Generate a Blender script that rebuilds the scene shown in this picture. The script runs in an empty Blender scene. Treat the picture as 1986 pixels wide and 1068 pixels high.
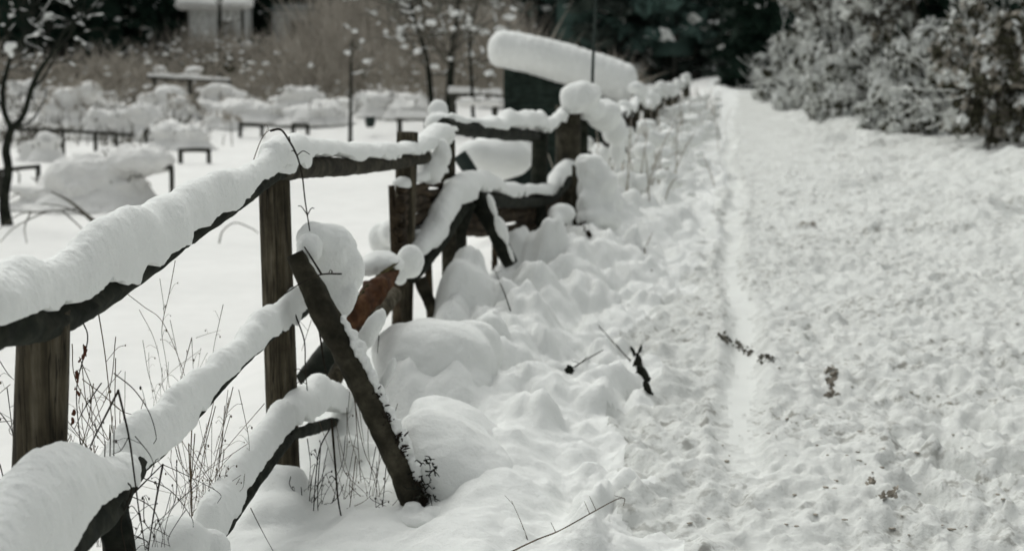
import bpy, bmesh, math, random
import numpy as np
from mathutils import Vector

random.seed(7); RNG = np.random.default_rng(11)
SC = bpy.context.scene
COL = SC.collection

# ------------------------------------------------------------------ camera
FPX, CX, CY, HOR = 2758.0, 993.0, 534.0, 115.0      # 50 mm lens on the 1986 px wide photograph
EYE = 1.5
PITCH = math.atan((CY - HOR) / FPX)
cam_d = bpy.data.cameras.new('camera'); cam = bpy.data.objects.new('camera', cam_d); COL.objects.link(cam)
cam.location = (0, 0, EYE); cam.rotation_euler = (math.radians(90) - PITCH, 0, 0)
cam_d.sensor_width = 36; cam_d.lens = 50 * 2758.33 / 2758.33; cam_d.clip_end = 2000; cam_d.clip_start = 0.05
cam_d.dof.use_dof = True; cam_d.dof.focus_distance = 3.75; cam_d.dof.aperture_fstop = 3.4
SC.camera = cam

def P(px, py, Y):
    """world point at world depth Y seen at photograph pixel (px, py)"""
    u = (px - CX) / FPX; v = (CY - py) / FPX
    dy = math.cos(PITCH) + v * math.sin(PITCH); dz = -math.sin(PITCH) + v * math.cos(PITCH)
    t = Y / dy
    return np.array([u * t, Y, EYE + dz * t])

XF_Y = np.array([-40, 0, 2.95, 4.95, 7.2, 12, 40, 300.]); XF_X = np.array([-4.5, -1.25, -.97, -.79, -.54, .47, 5.0, 47.])
def xf(y): return np.interp(y, XF_Y, XF_X)
_yy = np.linspace(2.3, 30, 600); _pp = CX + FPX * xf(_yy) / (_yy * 1.012)
def Yf(px): return float(np.interp(px, _pp, _yy))
def F(px, py, off=0.0):
    return P(px, py, Yf(px) + off)

# ------------------------------------------------------------------ noise
def _hash(ix, iy, iz, seed):
    h = (ix * 374761393 + iy * 668265263 + iz * 2147483647 + seed * 144665) & 0xFFFFFFFF
    h = ((h ^ (h >> 13)) * 1274126177) & 0xFFFFFFFF
    h = ((h ^ (h >> 16)) * 2246822519) & 0xFFFFFFFF
    h = h ^ (h >> 15)
    return (h & 0xFFFF).astype(np.float64) / 32767.5 - 1.0
def noise3(x, y, z, seed=0):
    x = np.asarray(x, float); y = np.asarray(y, float) + 0 * x; z = np.asarray(z, float) + 0 * x
    xi = np.floor(x).astype(np.int64); yi = np.floor(y).astype(np.int64); zi = np.floor(z).astype(np.int64)
    fx, fy, fz = x - xi, y - yi, z - zi
    ux = fx * fx * fx * (fx * (fx * 6 - 15) + 10); uy = fy * fy * fy * (fy * (fy * 6 - 15) + 10); uz = fz * fz * fz * (fz * (fz * 6 - 15) + 10)
    r = 0
    for a in (0, 1):
        for b in (0, 1):
            for c in (0, 1):
                w = (ux if a else 1 - ux) * (uy if b else 1 - uy) * (uz if c else 1 - uz)
                r = r + w * _hash(xi + a, yi + b, zi + c, seed)
    return r
def fbm(x, y, z, seed=0, octv=3):
    r, a, f = 0, 1., 1.
    for o in range(octv):
        r = r + a * noise3(x * f, y * f, z * f, seed + o * 17); a *= .5; f *= 2.03
    return r
def ss(a, b, x):
    t = np.clip((x - a) / (b - a), 0, 1); return t * t * (3 - 2 * t)

# ------------------------------------------------------------------ materials
def new_mat(name):
    m = bpy.data.materials.new(name); m.use_nodes = True
    nt = m.node_tree; b = nt.nodes['Principled BSDF']
    return m, nt, b
def nnode(nt, kind, **kw):
    n = nt.nodes.new(kind)
    for k, v in kw.items():
        if k in n.inputs: n.inputs[k].default_value = v
        else: setattr(n, k, v)
    return n
def coords(nt, scale=(1, 1, 1), which='Object'):
    tc = nt.nodes.new('ShaderNodeTexCoord'); mp = nt.nodes.new('ShaderNodeMapping'); mp.inputs['Scale'].default_value = scale
    nt.links.new(tc.outputs[which], mp.inputs['Vector']); return mp.outputs['Vector']
def geo_pos(nt, scale=(1, 1, 1)):
    g = nt.nodes.new('ShaderNodeNewGeometry'); mp = nt.nodes.new('ShaderNodeMapping'); mp.inputs['Scale'].default_value = scale
    nt.links.new(g.outputs['Position'], mp.inputs['Vector']); return mp.outputs['Vector']
def ramp(nt, fac, stops):
    r = nt.nodes.new('ShaderNodeValToRGB'); el = r.color_ramp.elements
    while len(el) < len(stops): el.new(.5)
    for e, (p, c) in zip(el, stops): e.position = p; e.color = (*c, 1)
    nt.links.new(fac, r.inputs['Fac']); return r.outputs['Color']
def noise_tex(nt, vec, scale, detail=4, rough=.55):
    n = nnode(nt, 'ShaderNodeTexNoise'); n.inputs['Scale'].default_value = scale; n.inputs['Detail'].default_value = detail; n.inputs['Roughness'].default_value = rough
    nt.links.new(vec, n.inputs['Vector']); return n.outputs['Fac']
def mix(nt, fac, a, b):
    m = nt.nodes.new('ShaderNodeMix'); m.data_type = 'RGBA'
    for s, v in ((6, a), (7, b)):
        if isinstance(v, tuple): m.inputs[s].default_value = (*v, 1)
        else: nt.links.new(v, m.inputs[s])
    if isinstance(fac, float): m.inputs[0].default_value = fac
    else: nt.links.new(fac, m.inputs[0])
    return m.outputs[2]
def bump(nt, b, heights, strength=.5, dist=.01):
    prev = None
    for h, s, d in heights:
        n = nt.nodes.new('ShaderNodeBump'); n.inputs['Strength'].default_value = s; n.inputs['Distance'].default_value = d
        nt.links.new(h, n.inputs['Height'])
        if prev: nt.links.new(prev, n.inputs['Normal'])
        prev = n.outputs['Normal']
    nt.links.new(prev, b.inputs['Normal'])

def snow_mat(name, base, spots=False, sss=0.0):
    m, nt, b = new_mat(name)
    v = geo_pos(nt)
    lo = tuple(c * (.82 if spots else .94) for c in base)
    col = ramp(nt, noise_tex(nt, v, 11.0 if spots else 3.0, 5, .65), [(.34, lo), (.64, base)])
    if spots:
        clump = ramp(nt, noise_tex(nt, v, 1.5, 3), [(.40, (0, 0, 0)), (.62, (1, 1, 1))])
        sp = ramp(nt, noise_tex(nt, v, 17, 3, .6), [(.545, (0, 0, 0)), (.64, (1, 1, 1))])
        mm = nnode(nt, 'ShaderNodeMath', operation='MULTIPLY'); nt.links.new(clump, mm.inputs[0]); nt.links.new(sp, mm.inputs[1])
        col = mix(nt, mm.outputs[0], col, (.26, .255, .23))
        fine = ramp(nt, noise_tex(nt, v, 42, 2, .5), [(.56, (0, 0, 0)), (.68, (.6, .6, .6))])
        mf = nnode(nt, 'ShaderNodeMath', operation='MULTIPLY'); nt.links.new(fine, mf.inputs[0]); nt.links.new(clump, mf.inputs[1])
        col = mix(nt, mf.outputs[0], col, (.27, .265, .24))
    nt.links.new(col, b.inputs['Base Color'])
    b.inputs['Roughness'].default_value = .85; b.inputs['Specular IOR Level'].default_value = .12
    bump(nt, b, [(noise_tex(nt, v, 45, 4, .65), .45, .014), (noise_tex(nt, v, 190, 3, .7), .6, .004)])
    return m
SNOW = snow_mat('snow', (.81, .82, .80))
SNOW_BANK = snow_mat('snow_bank', (.78, .79, .77))
SNOW_GARDEN = snow_mat('snow_garden', (.775, .77, .75))
SNOW_TRACK = snow_mat('snow_track', (.70, .71, .685))
SNOW_PATH = snow_mat('snow_path', (.685, .695, .67), spots=True)
FROST, _nt, _b = new_mat('frost')
_v = geo_pos(_nt); _nt.links.new(ramp(_nt, noise_tex(_nt, _v, 6, 3), [(.3, (.60, .61, .58)), (.7, (.88, .89, .86))]), _b.inputs['Base Color']); _b.inputs['Roughness'].default_value = .9

def wood_mat(name, dark, mid, light, scale=(38, 38, 3.2), bs=.6, cracks=False):
    m, nt, b = new_mat(name)
    v = coords(nt, scale); v2 = coords(nt)
    grain = noise_tex(nt, v, 1.0, 6, .65)
    col = ramp(nt, grain, [(.28, dark), (.5, mid), (.78, light)])
    patch = ramp(nt, noise_tex(nt, v2, 9, 4), [(.35, (.35, .35, .33)), (.65, (1, 1, 1))])
    mu = nt.nodes.new('ShaderNodeMix'); mu.data_type = 'RGBA'; mu.blend_type = 'MULTIPLY'; mu.inputs[0].default_value = .8
    nt.links.new(col, mu.inputs[6]); nt.links.new(patch, mu.inputs[7])
    outc = mu.outputs[2]; hs_ = [(grain, bs, .006)]
    if cracks:
        cn = noise_tex(nt, coords(nt, (70, 70, 1.5)), 1.0, 3, .5); cr = ramp(nt, cn, [(.425, (1, 1, 1)), (.455, (.12, .12, .12)), (.485, (1, 1, 1))])
        m3 = nt.nodes.new('ShaderNodeMix'); m3.data_type = 'RGBA'; m3.blend_type = 'MULTIPLY'; m3.inputs[0].default_value = .9; nt.links.new(outc, m3.inputs[6]); nt.links.new(cr, m3.inputs[7]); outc = m3.outputs[2]; hs_.append((cr, .7, .004))
    nt.links.new(outc, b.inputs['Base Color']); b.inputs['Roughness'].default_value = .88; b.inputs['Specular IOR Level'].default_value = .15
    bump(nt, b, hs_)
    return m
POST = wood_mat('weathered_post', (.014, .013, .009), (.070, .059, .039), (.19, .17, .128), cracks=True)
BARK = wood_mat('dark_bark', (.006, .009, .007), (.018, .021, .015), (.048, .048, .036), (16, 16, 16))
BARK_BROWN = wood_mat('brown_bark', (.013, .013, .009), (.042, .038, .026), (.10, .09, .066), (16, 16, 16))
RAWWOOD = wood_mat('broken_red_wood', (.022, .012, .007), (.085, .038, .018), (.19, .10, .048), (14, 14, 14))
MOSSY = wood_mat('mossy_wood', (.03, .026, .01), (.09, .075, .03), (.17, .14, .07), (30, 30, 30))
WATTLE = wood_mat('wattle_rod', (.012, .009, .006), (.05, .036, .022), (.12, .09, .06), (14, 14, 14))
SHEDWOOD = wood_mat('shed_boards', (.010, .016, .013), (.022, .034, .028), (.04, .055, .045), (2, 2, 30), .3)
GREYWOOD = wood_mat('grey_boards', (.26, .26, .25), (.48, .48, .46), (.62, .62, .6), (7, 7, .5), .3)
PALEWALL = wood_mat('pale_wall', (.70, .71, .70), (.86, .87, .85), (.9, .9, .88), (4, 4, .4), .2)
FRAMEW = wood_mat('frame_wood', (.02, .02, .017), (.05, .05, .042), (.10, .095, .08), (10, 10, 10))

def flat_mat(name, a, c, scale=5, rough=.9):
    m, nt, b = new_mat(name)
    v = geo_pos(nt)
    nt.links.new(ramp(nt, noise_tex(nt, v, scale, 4), [(.3, a), (.7, c)]), b.inputs['Base Color'])
    b.inputs['Roughness'].default_value = rough; b.inputs['Specular IOR Level'].default_value = .1
    return m
STEM = flat_mat('dry_stem', (.045, .035, .024), (.15, .115, .075), 30)
STEM_DARK = flat_mat('dark_stem', (.012, .010, .008), (.035, .028, .02), 30)
REDLEAF = flat_mat('red_dry_leaf', (.05, .018, .012), (.12, .05, .03), 40)
TWIG = flat_mat('brown_twigs', (.24, .215, .18), (.44, .405, .35), 1.2)
TWIG_GREY = flat_mat('grey_twigs', (.06, .055, .045), (.16, .15, .125), 2)
NEEDLE = flat_mat('dark_needles', (.004, .012, .008), (.018, .034, .024), 1.5)
NEEDLE_HAZED = flat_mat('hazed_needles', (.055, .098, .084), (.11, .165, .145), .8)  # distance haze is put into this paler, teal needle colour
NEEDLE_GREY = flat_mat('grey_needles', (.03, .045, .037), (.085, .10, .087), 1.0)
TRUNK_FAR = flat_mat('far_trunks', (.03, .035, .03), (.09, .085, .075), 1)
LEAF_OLIVE = flat_mat('olive_leaves', (.028, .028, .018), (.095, .09, .062), 4)
METAL = flat_mat('dark_metal', (.02, .03, .027), (.035, .045, .04), 8, .5)

# ------------------------------------------------------------------ mesh helpers
WLOC = {}
def thing(name, label, cat, loc, group=None, kind=None):
    o = bpy.data.objects.new(name, None); COL.objects.link(o); o.empty_display_size = .2
    o.location = tuple(float(c) for c in loc); WLOC[o.name] = np.array(loc, float)
    o['label'] = label; o['category'] = cat
    if group: o['group'] = group
    if kind: o['kind'] = kind
    return o
def mesh_from(name, V, Fc, mats, midx=None, smooth=True):
    me = bpy.data.meshes.new(name)
    V = np.asarray(V, np.float32).reshape(-1, 3)
    if isinstance(Fc, np.ndarray):
        n, k = Fc.shape
        me.vertices.add(len(V)); me.vertices.foreach_set('co', V.ravel())
        me.loops.add(n * k); me.loops.foreach_set('vertex_index', Fc.astype(np.int32).ravel())
        me.polygons.add(n); me.polygons.foreach_set('loop_start', np.arange(0, n * k, k, dtype=np.int32))
        try: me.polygons.foreach_set('loop_total', np.full(n, k, np.int32))
        except Exception: pass
        me.update(calc_edges=True)
    else:
        me.from_pydata(V.tolist(), [], Fc); me.update()
    for m in (mats if isinstance(mats, (list, tuple)) else [mats]): me.materials.append(m)
    if midx is not None: me.polygons.foreach_set('material_index', np.asarray(midx, np.int32))
    me.polygons.foreach_set('use_smooth', np.full(len(me.polygons), smooth))
    return me
def part(name, V, Fc, mats, parent=None, midx=None, smooth=True, label=None):
    V = np.asarray(V, float).reshape(-1, 3)
    off = WLOC[parent.name] if parent is not None else np.zeros(3)
    o = bpy.data.objects.new(name, mesh_from(name, V - off, Fc, mats, midx, smooth)); COL.objects.link(o)
    if parent is not None: o.parent = parent
    WLOC[o.name] = off.copy()
    if label: o['label'] = label
    return o
def solo(name, label, cat, V, Fc, mats, group=None, midx=None, smooth=True, kind=None):
    """a thing that is one mesh, its origin at its base"""
    V = np.asarray(V, float).reshape(-1, 3)
    loc = np.array([V[:, 0].mean(), V[:, 1].mean(), V[:, 2].min()])
    o = bpy.data.objects.new(name, mesh_from(name, V - loc, Fc, mats, midx, smooth)); COL.objects.link(o)
    o.location = tuple(loc); WLOC[o.name] = loc
    if label: o['label'] = label
    if cat: o['category'] = cat
    if group: o['group'] = group
    if kind: o['kind'] = kind
    return o
class MB:
    def __init__(s): s.v = []; s.f = []; s.m = []; s.n = 0
    def add(s, V, Fc, m=0):
        V = np.asarray(V, float).reshape(-1, 3)
        s.v.append(V); s.f.extend([[i + s.n for i in f] for f in (Fc.tolist() if isinstance(Fc, np.ndarray) else Fc)]); s.m.extend([m] * len(Fc)); s.n += len(V)
    def get(s): return np.concatenate(s.v), s.f
def curve(pts, n):
    """Catmull-Rom through control points (any number of columns), n samples"""
    p = np.asarray(pts, float); k = len(p)
    if k == 2: t = np.linspace(0, 1, n)[:, None]; return p[0] * (1 - t) + p[1] * t
    q = np.vstack([2 * p[0] - p[1], p, 2 * p[-1] - p[-2]])
    out = []
    for u in np.linspace(0, k - 1 - 1e-9, n):
        i = int(u); t = u - i; a, b, c, d = q[i], q[i + 1], q[i + 2], q[i + 3]
        out.append(.5 * (2 * b + (c - a) * t + (2 * a - 5 * b + 4 * c - d) * t * t + (3 * b - a - 3 * c + d) * t ** 3))
    return np.array(out)
def frames(c):
    t = np.gradient(c, axis=0); t /= np.linalg.norm(t, axis=1)[:, None] + 1e-12
    ref = np.array([0, 0, 1.]) if abs(t[:, 2]).mean() < .85 else np.array([0, 1., 0])
    s = np.cross(t, ref); s /= np.linalg.norm(s, axis=1)[:, None] + 1e-12
    return t, s, np.cross(s, t)
_seed = [100]
def tube(ctrl, rad, n=24, sides=10, rough=.0, rscale=14., flat=1.0, cap=True):
    """log / branch: ctrl points, radius per ctrl point; rough = bark relief as share of radius"""
    _seed[0] += 1; sd = _seed[0]
    rad = np.broadcast_to(np.asarray(rad, float), (len(ctrl),)) if np.ndim(rad) == 0 else np.asarray(rad, float)
    cr = curve(np.column_stack([np.asarray(ctrl, float), rad]), n); c, r = cr[:, :3], np.maximum(cr[:, 3], 1e-4)
    t, s, u = frames(c); L = np.concatenate([[0], np.cumsum(np.linalg.norm(np.diff(c, axis=0), axis=1))])
    th = np.linspace(0, 2 * np.pi, sides, endpoint=False)
    rr = r[:, None] * np.ones(sides)
    if rough:
        ct, st = np.cos(th)[None, :] * 1.2, np.sin(th)[None, :] * 1.2
        rr = rr * (1 + rough * fbm(L[:, None] * rscale * .35 + 0 * ct, ct * 1.6 + 0 * L[:, None], st * 1.6 + 0 * L[:, None], sd, 3)
                   + rough * .5 * noise3(L[:, None] * rscale * 2 + 0 * ct, ct * 4 + 0 * L[:, None], st * 4 + 0 * L[:, None], sd + 5))
    V = c[:, None] + rr[..., None] * (np.cos(th)[None, :, None] * s[:, None] + flat * np.sin(th)[None, :, None] * u[:, None])
    Fc = []
    for i in range(n - 1):
        for j in range(sides):
            k = (j + 1) % sides; Fc.append([i * sides + j, i * sides + k, (i + 1) * sides + k, (i + 1) * sides + j])
    V = V.reshape(-1, 3)
    if cap:
        Fc.append(list(range(sides))[::-1]); Fc.append([(n - 1) * sides + j for j in range(sides)])
    return V, Fc
def snowcap(ctrl, W, H, n=160, k=30, dip=.35, rough=.16, fr=9., edge=.012, lift=0.0, taper=.06):
    """snow lying along a log: ctrl = points of the log's top, W half width, H depth of snow (per ctrl point)"""
    _seed[0] += 1; sd = _seed[0]
    W = np.full(len(ctrl), W) if np.ndim(W) == 0 else np.asarray(W, float); H = np.full(len(ctrl), H) if np.ndim(H) == 0 else np.asarray(H, float)
    q = curve(np.column_stack([np.asarray(ctrl, float), W, H]), n); c, w, h = q[:, :3].copy(), q[:, 3], q[:, 4]
    L = np.concatenate([[0], np.cumsum(np.linalg.norm(np.diff(c, axis=0), axis=1))])
    e = np.clip(np.minimum(L, L[-1] - L) / taper, 0, 1); e = np.sqrt(np.clip(1 - (1 - e) ** 2, 0, 1)); e = np.maximum(e, .03)
    t, s, u = frames(c)
    s[:, 2] *= .3; up = np.array([0, 0, 1.]) * .75 + u * .25
    lo = 1 + rough * 1.3 * fbm(L * fr * .45, 0, 3.3, sd, 2)
    w = w * e * (1 + rough * fbm(L * fr * .6, 7.7, 0, sd, 2)); h = h * e * lo
    th = np.linspace(-dip, np.pi + dip, k)
    cs, sn = np.cos(th), np.sin(th)
    prof_u = np.where(sn >= 0, np.abs(sn) ** .85, 0); low = np.where(sn < 0, sn, 0)
    prof_s = np.sign(cs) * np.abs(cs) ** .9
    V = c[:, None] + prof_s[None, :, None] * w[:, None, None] * s[:, None] + prof_u[None, :, None] * h[:, None, None] * up[:, None]
    V[..., 2] += low[None, :] * np.minimum(w, h)[:, None] * .45
    # lumps and a frayed lower edge
    d = V - c[:, None]; dn = d / (np.linalg.norm(d, axis=2)[..., None] + 1e-9)
    lump = rough * .32 * fbm(V[..., 0] * fr * 1.6, V[..., 1] * fr * 1.6, V[..., 2] * fr * 1.6, sd + 3, 3) * np.minimum(w, h)[:, None]
    lump = lump + .0022 * fbm(V[..., 0] * 75, V[..., 1] * 75, V[..., 2] * 75, sd + 9, 2)
    V = V + dn * lump[..., None]
    ed = np.clip((np.abs(th - np.pi / 2) - 1.25) / .6, 0, 1)
    sl = np.sign(cs)[None, :] * 3.7; V[..., 2] += ed[None, :] * edge * (1.2 * noise3(L[:, None] * 4.3 + sl, sl, 1.0, sd + 11) + 1.5 * noise3(L[:, None] * 17 + sl, sl, 1.0, sd + 13) * np.clip(.5 + noise3(L[:, None] * 3.1 + sl, sl, 5.0, sd + 14), .05, 1.2) + .12 * noise3(L[:, None] * 47 + sl, sl, 2.0, sd + 12)) + lift
    Fc = []
    for i in range(n - 1):
        for j in range(k - 1): Fc.append([i * k + j, (i + 1) * k + j, (i + 1) * k + j + 1, i * k + j + 1])
        Fc.append([i * k + k - 1, (i + 1) * k + k - 1, (i + 1) * k, i * k])
    Fc.append(list(range(k))); Fc.append([(n - 1) * k + j for j in range(k)][::-1])
    return V.reshape(-1, 3), Fc
def ico(center, r, sub=3, rot=0.0, tilt=0.0):
    bm = bmesh.new(); bmesh.ops.create_icosphere(bm, subdivisions=sub, radius=1)
    V = np.array([v.co[:] for v in bm.verts]); Fc = [[v.index for v in f.verts] for f in bm.faces]; bm.free()
    V = V * np.asarray(r, float)
    if tilt: ca, sa = math.cos(tilt), math.sin(tilt); V = np.column_stack([V[:, 0] * ca + V[:, 2] * sa, V[:, 1], -V[:, 0] * sa + V[:, 2] * ca])
    if rot: ca, sa = math.cos(rot), math.sin(rot); V = np.column_stack([V[:, 0] * ca - V[:, 1] * sa, V[:, 0] * sa + V[:, 1] * ca, V[:, 2]])
    return V + np.asarray(center, float), Fc
def blobs(items, voxel, rough=.05, freq=5., smooth=6, fine=.0015):
    """soft union of ellipsoids: items (center, (rx, ry, rz), tilt); returns V, F"""
    _seed[0] += 1; sd = _seed[0]
    mb = MB()
    for it in items:
        c, r = it[0], it[1]; mb.add(*ico(c, r, 3, 0, it[2] if len(it) > 2 else 0))
    V, Fc = mb.get()
    me = bpy.data.meshes.new('tmp'); me.from_pydata(V.tolist(), [], Fc)
    ob = bpy.data.objects.new('tmp', me); COL.objects.link(ob)
    rm = ob.modifiers.new('r', 'REMESH'); rm.mode = 'VOXEL'; rm.voxel_size = voxel
    sm = ob.modifiers.new('s', 'SMOOTH'); sm.iterations = smooth; sm.factor = .5
    dg = bpy.context.evaluated_depsgraph_get(); dg.update()
    e = ob.evaluated_get(dg); m2 = bpy.data.meshes.new_from_object(e)
    n = len(m2.vertices); V = np.empty(n * 3); m2.vertices.foreach_get('co', V); V = V.reshape(-1, 3)
    N = np.empty(n * 3); m2.vertices.foreach_get('normal', N); N = N.reshape(-1, 3)
    Fc = [list(p.vertices) for p in m2.polygons]
    bpy.data.objects.remove(ob); bpy.data.meshes.remove(me); bpy.data.meshes.remove(m2)
    d = rough * fbm(V[:, 0] * freq, V[:, 1] * freq, V[:, 2] * freq, sd, 4) + fine * noise3(V[:, 0] * 110, V[:, 1] * 110, V[:, 2] * 110, sd + 8)
    return V + N * d[:, None], Fc
def pb(px, py, Y, rx, ry, deep=1.0, tilt=0.0):
    """ellipsoid given by its outline in the photograph and its depth"""
    k = Y / FPX
    return (P(px, py, Y), (rx * k, rx * k * deep, ry * k), tilt)
def quads(c, size, rng, aspect=1.6, flat=.0):
    n = len(c); a = rng.normal(0, 1, (n, 3)); a[:, 2] *= 1 - flat; a /= np.linalg.norm(a, axis=1)[:, None]
    b = rng.normal(0, 1, (n, 3)); b -= (a * b).sum(1)[:, None] * a; b /= np.linalg.norm(b, axis=1)[:, None]
    s = np.broadcast_to(np.asarray(size, float), (n,))[:, None] * rng.uniform(.6, 1.4, (n, 1))
    a = a * s * aspect / 2; b = b * s / 2
    V = np.stack([c - a - b * .6, c - a * .2 + b, c + a + b * .3, c + a * .3 - b], 1)
    return V.reshape(-1, 3), (np.arange(n)[:, None] * 4 + np.arange(4))
def box(mb, c, size, m=0, rz=0.0):
    x, y, z = [s / 2 for s in size]
    V = np.array([[-x, -y, -z], [x, -y, -z], [x, y, -z], [-x, y, -z], [-x, -y, z], [x, -y, z], [x, y, z], [-x, y, z]])
    ca, sa = math.cos(rz), math.sin(rz); V = np.column_stack([V[:, 0] * ca - V[:, 1] * sa, V[:, 0] * sa + V[:, 1] * ca, V[:, 2]])
    mb.add(V + np.asarray(c, float), [[3, 2, 1, 0], [4, 5, 6, 7], [0, 1, 5, 4], [1, 2, 6, 5], [2, 3, 7, 6], [3, 0, 4, 7]], m)

# ------------------------------------------------------------------ terrain
def _bump(px, py, Y, rx, dep): q = P(px, py, Y); return (q[0], Y, q[2], rx * Y / FPX, dep)
BUMPS = [_bump(*b) for b in [
    (915, 478, 7.55, 44, .32), (905, 520, 7.4, 70, .3), (965, 535, 7.5, 60, .28), (1030, 512, 8.0, 78, .34), (1058, 438, 9.0, 44, .30), (1012, 440, 9.1, 36, .25), (1222, 442, 10.3, 30, .34),
    (1160, 455, 10.0, 55, .28), (1115, 490, 9.4, 55, .28), (1190, 500, 9.8, 60, .30), (950, 612, 6.5, 50, .30), (1015, 640, 6.6, 75, .22), (1010, 590, 7.1, 70, .22),
    (935, 868, 5.05, 120, .34), (1000, 930, 4.7, 150, .30), (760, 1046, 4.3, 170, .14), (548, 908, 4.74, 62, .30), (515, 965, 4.6, 100, .2),
    (690, 846, 5.25, 70, .30), (630, 1010, 4.75, 70, .12), (640, 1042, 4.5, 110, .12), (960, 830, 5.1, 90, .26), (1030, 760, 5.5, 80, .22), (460, 1040, 4.4, 90, .2)]]
_rb = np.random.default_rng(21)
for _ in range(85):
    _y = 4.0 + 15 * _rb.random() ** 1.5; _w = _rb.uniform(.25, 1.35); _R = _rb.uniform(.08, .24)
    if _y > 5.8 or _w > .95: BUMPS.append((float(xf(_y)) + _w, _y, .24 * math.exp(-((_w - .42) / .42) ** 2) + _rb.uniform(-.01, .06), _R, _R * _rb.uniform(.5, .9)))
def track_x(y): return .885 + .155 * (y - 5.4) - .045 * np.sin(y * .62 + .6) * ss(5, 7, y) + .018 * np.sin(y * 1.7) - .12 * ss(12, 24, y)
PRINTS = []
for _ in range(240):
    _y = 3.6 + 16 * random.random() ** 1.3; _x = float(xf(_y)) + random.choice((random.gauss(2.3, .25), random.gauss(3.1, .5), random.uniform(1.9, 5)))
    if abs(_x - track_x(_y)) > .3: PRINTS.append((_x, _y, random.gauss(-.15, .35), random.uniform(.015, .04)))
def height(x, y, detail=True):
    x = np.asarray(x, float); y = np.asarray(y, float) + 0 * x
    w = x - xf(y)
    far = 1 / (1 + np.maximum(y - 12, 0) * .08)
    # garden lies lower, then climbs to the trees
    g = 1 - ss(-2.3, -.25, w)
    rise = ss(-5., -13, w)
    zg = -.6 + .75 * ss(36, 46, y) + rise * np.interp(y, [0, 36, 46, 54, 61, 80, 120, 300], [0, 0, .07, .8, 1.7, 2.3, 2.6, 3])
    zg = zg + .05 * fbm(x * .25, y * .25, 0, 3, 3)
    zr = .26 * ss(48, 54, y) + .30 * ss(68, 76, y) + .02 * np.maximum(y - 85, 0) + .28 * ss(3.3, 7, w) + .06 * np.maximum(w - 8, 0)
    z = g * zg + (1 - g) * zr
    # shovelled bank between fence and path
    stretch = fbm(w * 2.6, y * .75, 0, 21, 3)
    prof = np.exp(-((w - .42 - .10 * noise3(y * .8, 0, 0, 5)) / (.40)) ** 2)
    bank = prof * (.24 + .10 * stretch) * ss(1.5, .9, w)
    bank = bank * (1 - .45 * ss(9, 16, y))
    hollow = ss(5.9, 5.1, y) * ss(.86, .5, w)
    bank = bank * (1 - .9 * hollow) - .02 * hollow * ss(-.4, 0, w)
    z = z + bank
    zf, xx, yv = z.ravel(), (x + .035 * fbm(x * 6, y * 5, 0, 87, 2)).ravel(), (y + .05 * fbm(x * 5, y * 4, 5, 88, 2)).ravel()
    for (bx, by, bz, R, dp) in BUMPS:
        k = np.nonzero((np.abs(xx - bx) < 1.7 * R) & (np.abs(yv - by) < 2.0 * R))[0]
        if len(k) == 0: continue
        r2 = ((xx[k] - bx) / R) ** 2 + ((yv[k] - by) / (1.2 * R)) ** 2
        d = bz - dp * (.22 * r2 + .78 * r2 * r2); a = zf[k]; h = np.clip(.5 + .5 * (d - a) / .045, 0, 1)
        zf[k] = a * (1 - h) + d * h + .045 * h * (1 - h)
    z = zf.reshape(x.shape)
    if detail:
        for (fx, fy, fa, fd) in PRINTS:
            k = np.nonzero((np.abs(x - fx) < .3) & (np.abs(y - fy) < .3))
            if len(k[0]) == 0: continue
            ux = (x[k] - fx) * math.cos(fa) - (y[k] - fy) * math.sin(fa); uy = (x[k] - fx) * math.sin(fa) + (y[k] - fy) * math.cos(fa)
            e = (ux / .065) ** 2 + (uy / .15) ** 2; z[k] += -fd * np.exp(-e ** 2) + .35 * fd * np.exp(-((np.sqrt(e) - 1.35) / .3) ** 2)
        inb = ss(-.15, .3, w) * ss(1.75, 1.0, w) * (1 - .62 * ss(6.0, 5.2, y) * ss(1.15, .85, w))
        rid = np.abs(fbm(w * 4.6 + .5 * noise3(x * 2, y * 2, 0, 8), y * 1.9, 0, 31, 2))
        z = z + inb * far * (.10 * (rid - .3) + .036 * fbm(x * 7, y * 5, 0, 41, 3) + .022 * np.abs(noise3(x * 17, y * 14, 0, 43)) + .010 * fbm(x * 34, y * 28, 0, 47, 2))
        # trodden, cloddy snow of the path
        onp = ss(1.05, 1.5, w) * (1 - .55 * ss(5, 9, w))
        clod = np.abs(noise3(x * 9, y * 7, 0, 51)) * .6 + np.abs(noise3(x * 21, y * 16, 0, 53)) * .4
        pits = np.maximum(0, fbm(x * 5.5, y * 4.2, 2, 57, 2) - .55)
        tx = x - track_x(y)
        tw = np.exp(-(tx / .085) ** 4) * ss(4.6, 5.6, y) * (1 - ss(26, 34, y))
        z = z + onp * far * (1 - tw) * (.033 * clod - .06 * pits + .03 * fbm(x * 1.6, y * 1.2, 0, 59, 2) + .016 * fbm(x * 26, y * 20, 0, 58, 2))
        z = z - .020 * tw + .022 * np.exp(-((tx + .135) / .03) ** 2) * ss(4.6, 5.6, y) * (1 - ss(26, 34, y)) * (1 + .6 * noise3(y * 2.2, 0, 0, 77))
        z = z + .012 * np.exp(-((tx - .135) / .04) ** 2) * ss(4.6, 5.6, y) * (1 - ss(26, 34, y))
        z = z + ss(1.9, 3.2, w) * ss(9, 14, y) * (.16 * np.maximum(fbm(x * 1.1, y * .8, 0, 61, 3), -.1) + .05 * np.abs(fbm(x * 4.2, y * 3, 0, 64, 2)))
        z = z + g * .02 * fbm(x * 1.1, y * .8, 0, 63, 2)
    return z
def hz(x, y): return float(height(np.array([x]), np.array([y]))[0])

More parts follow.
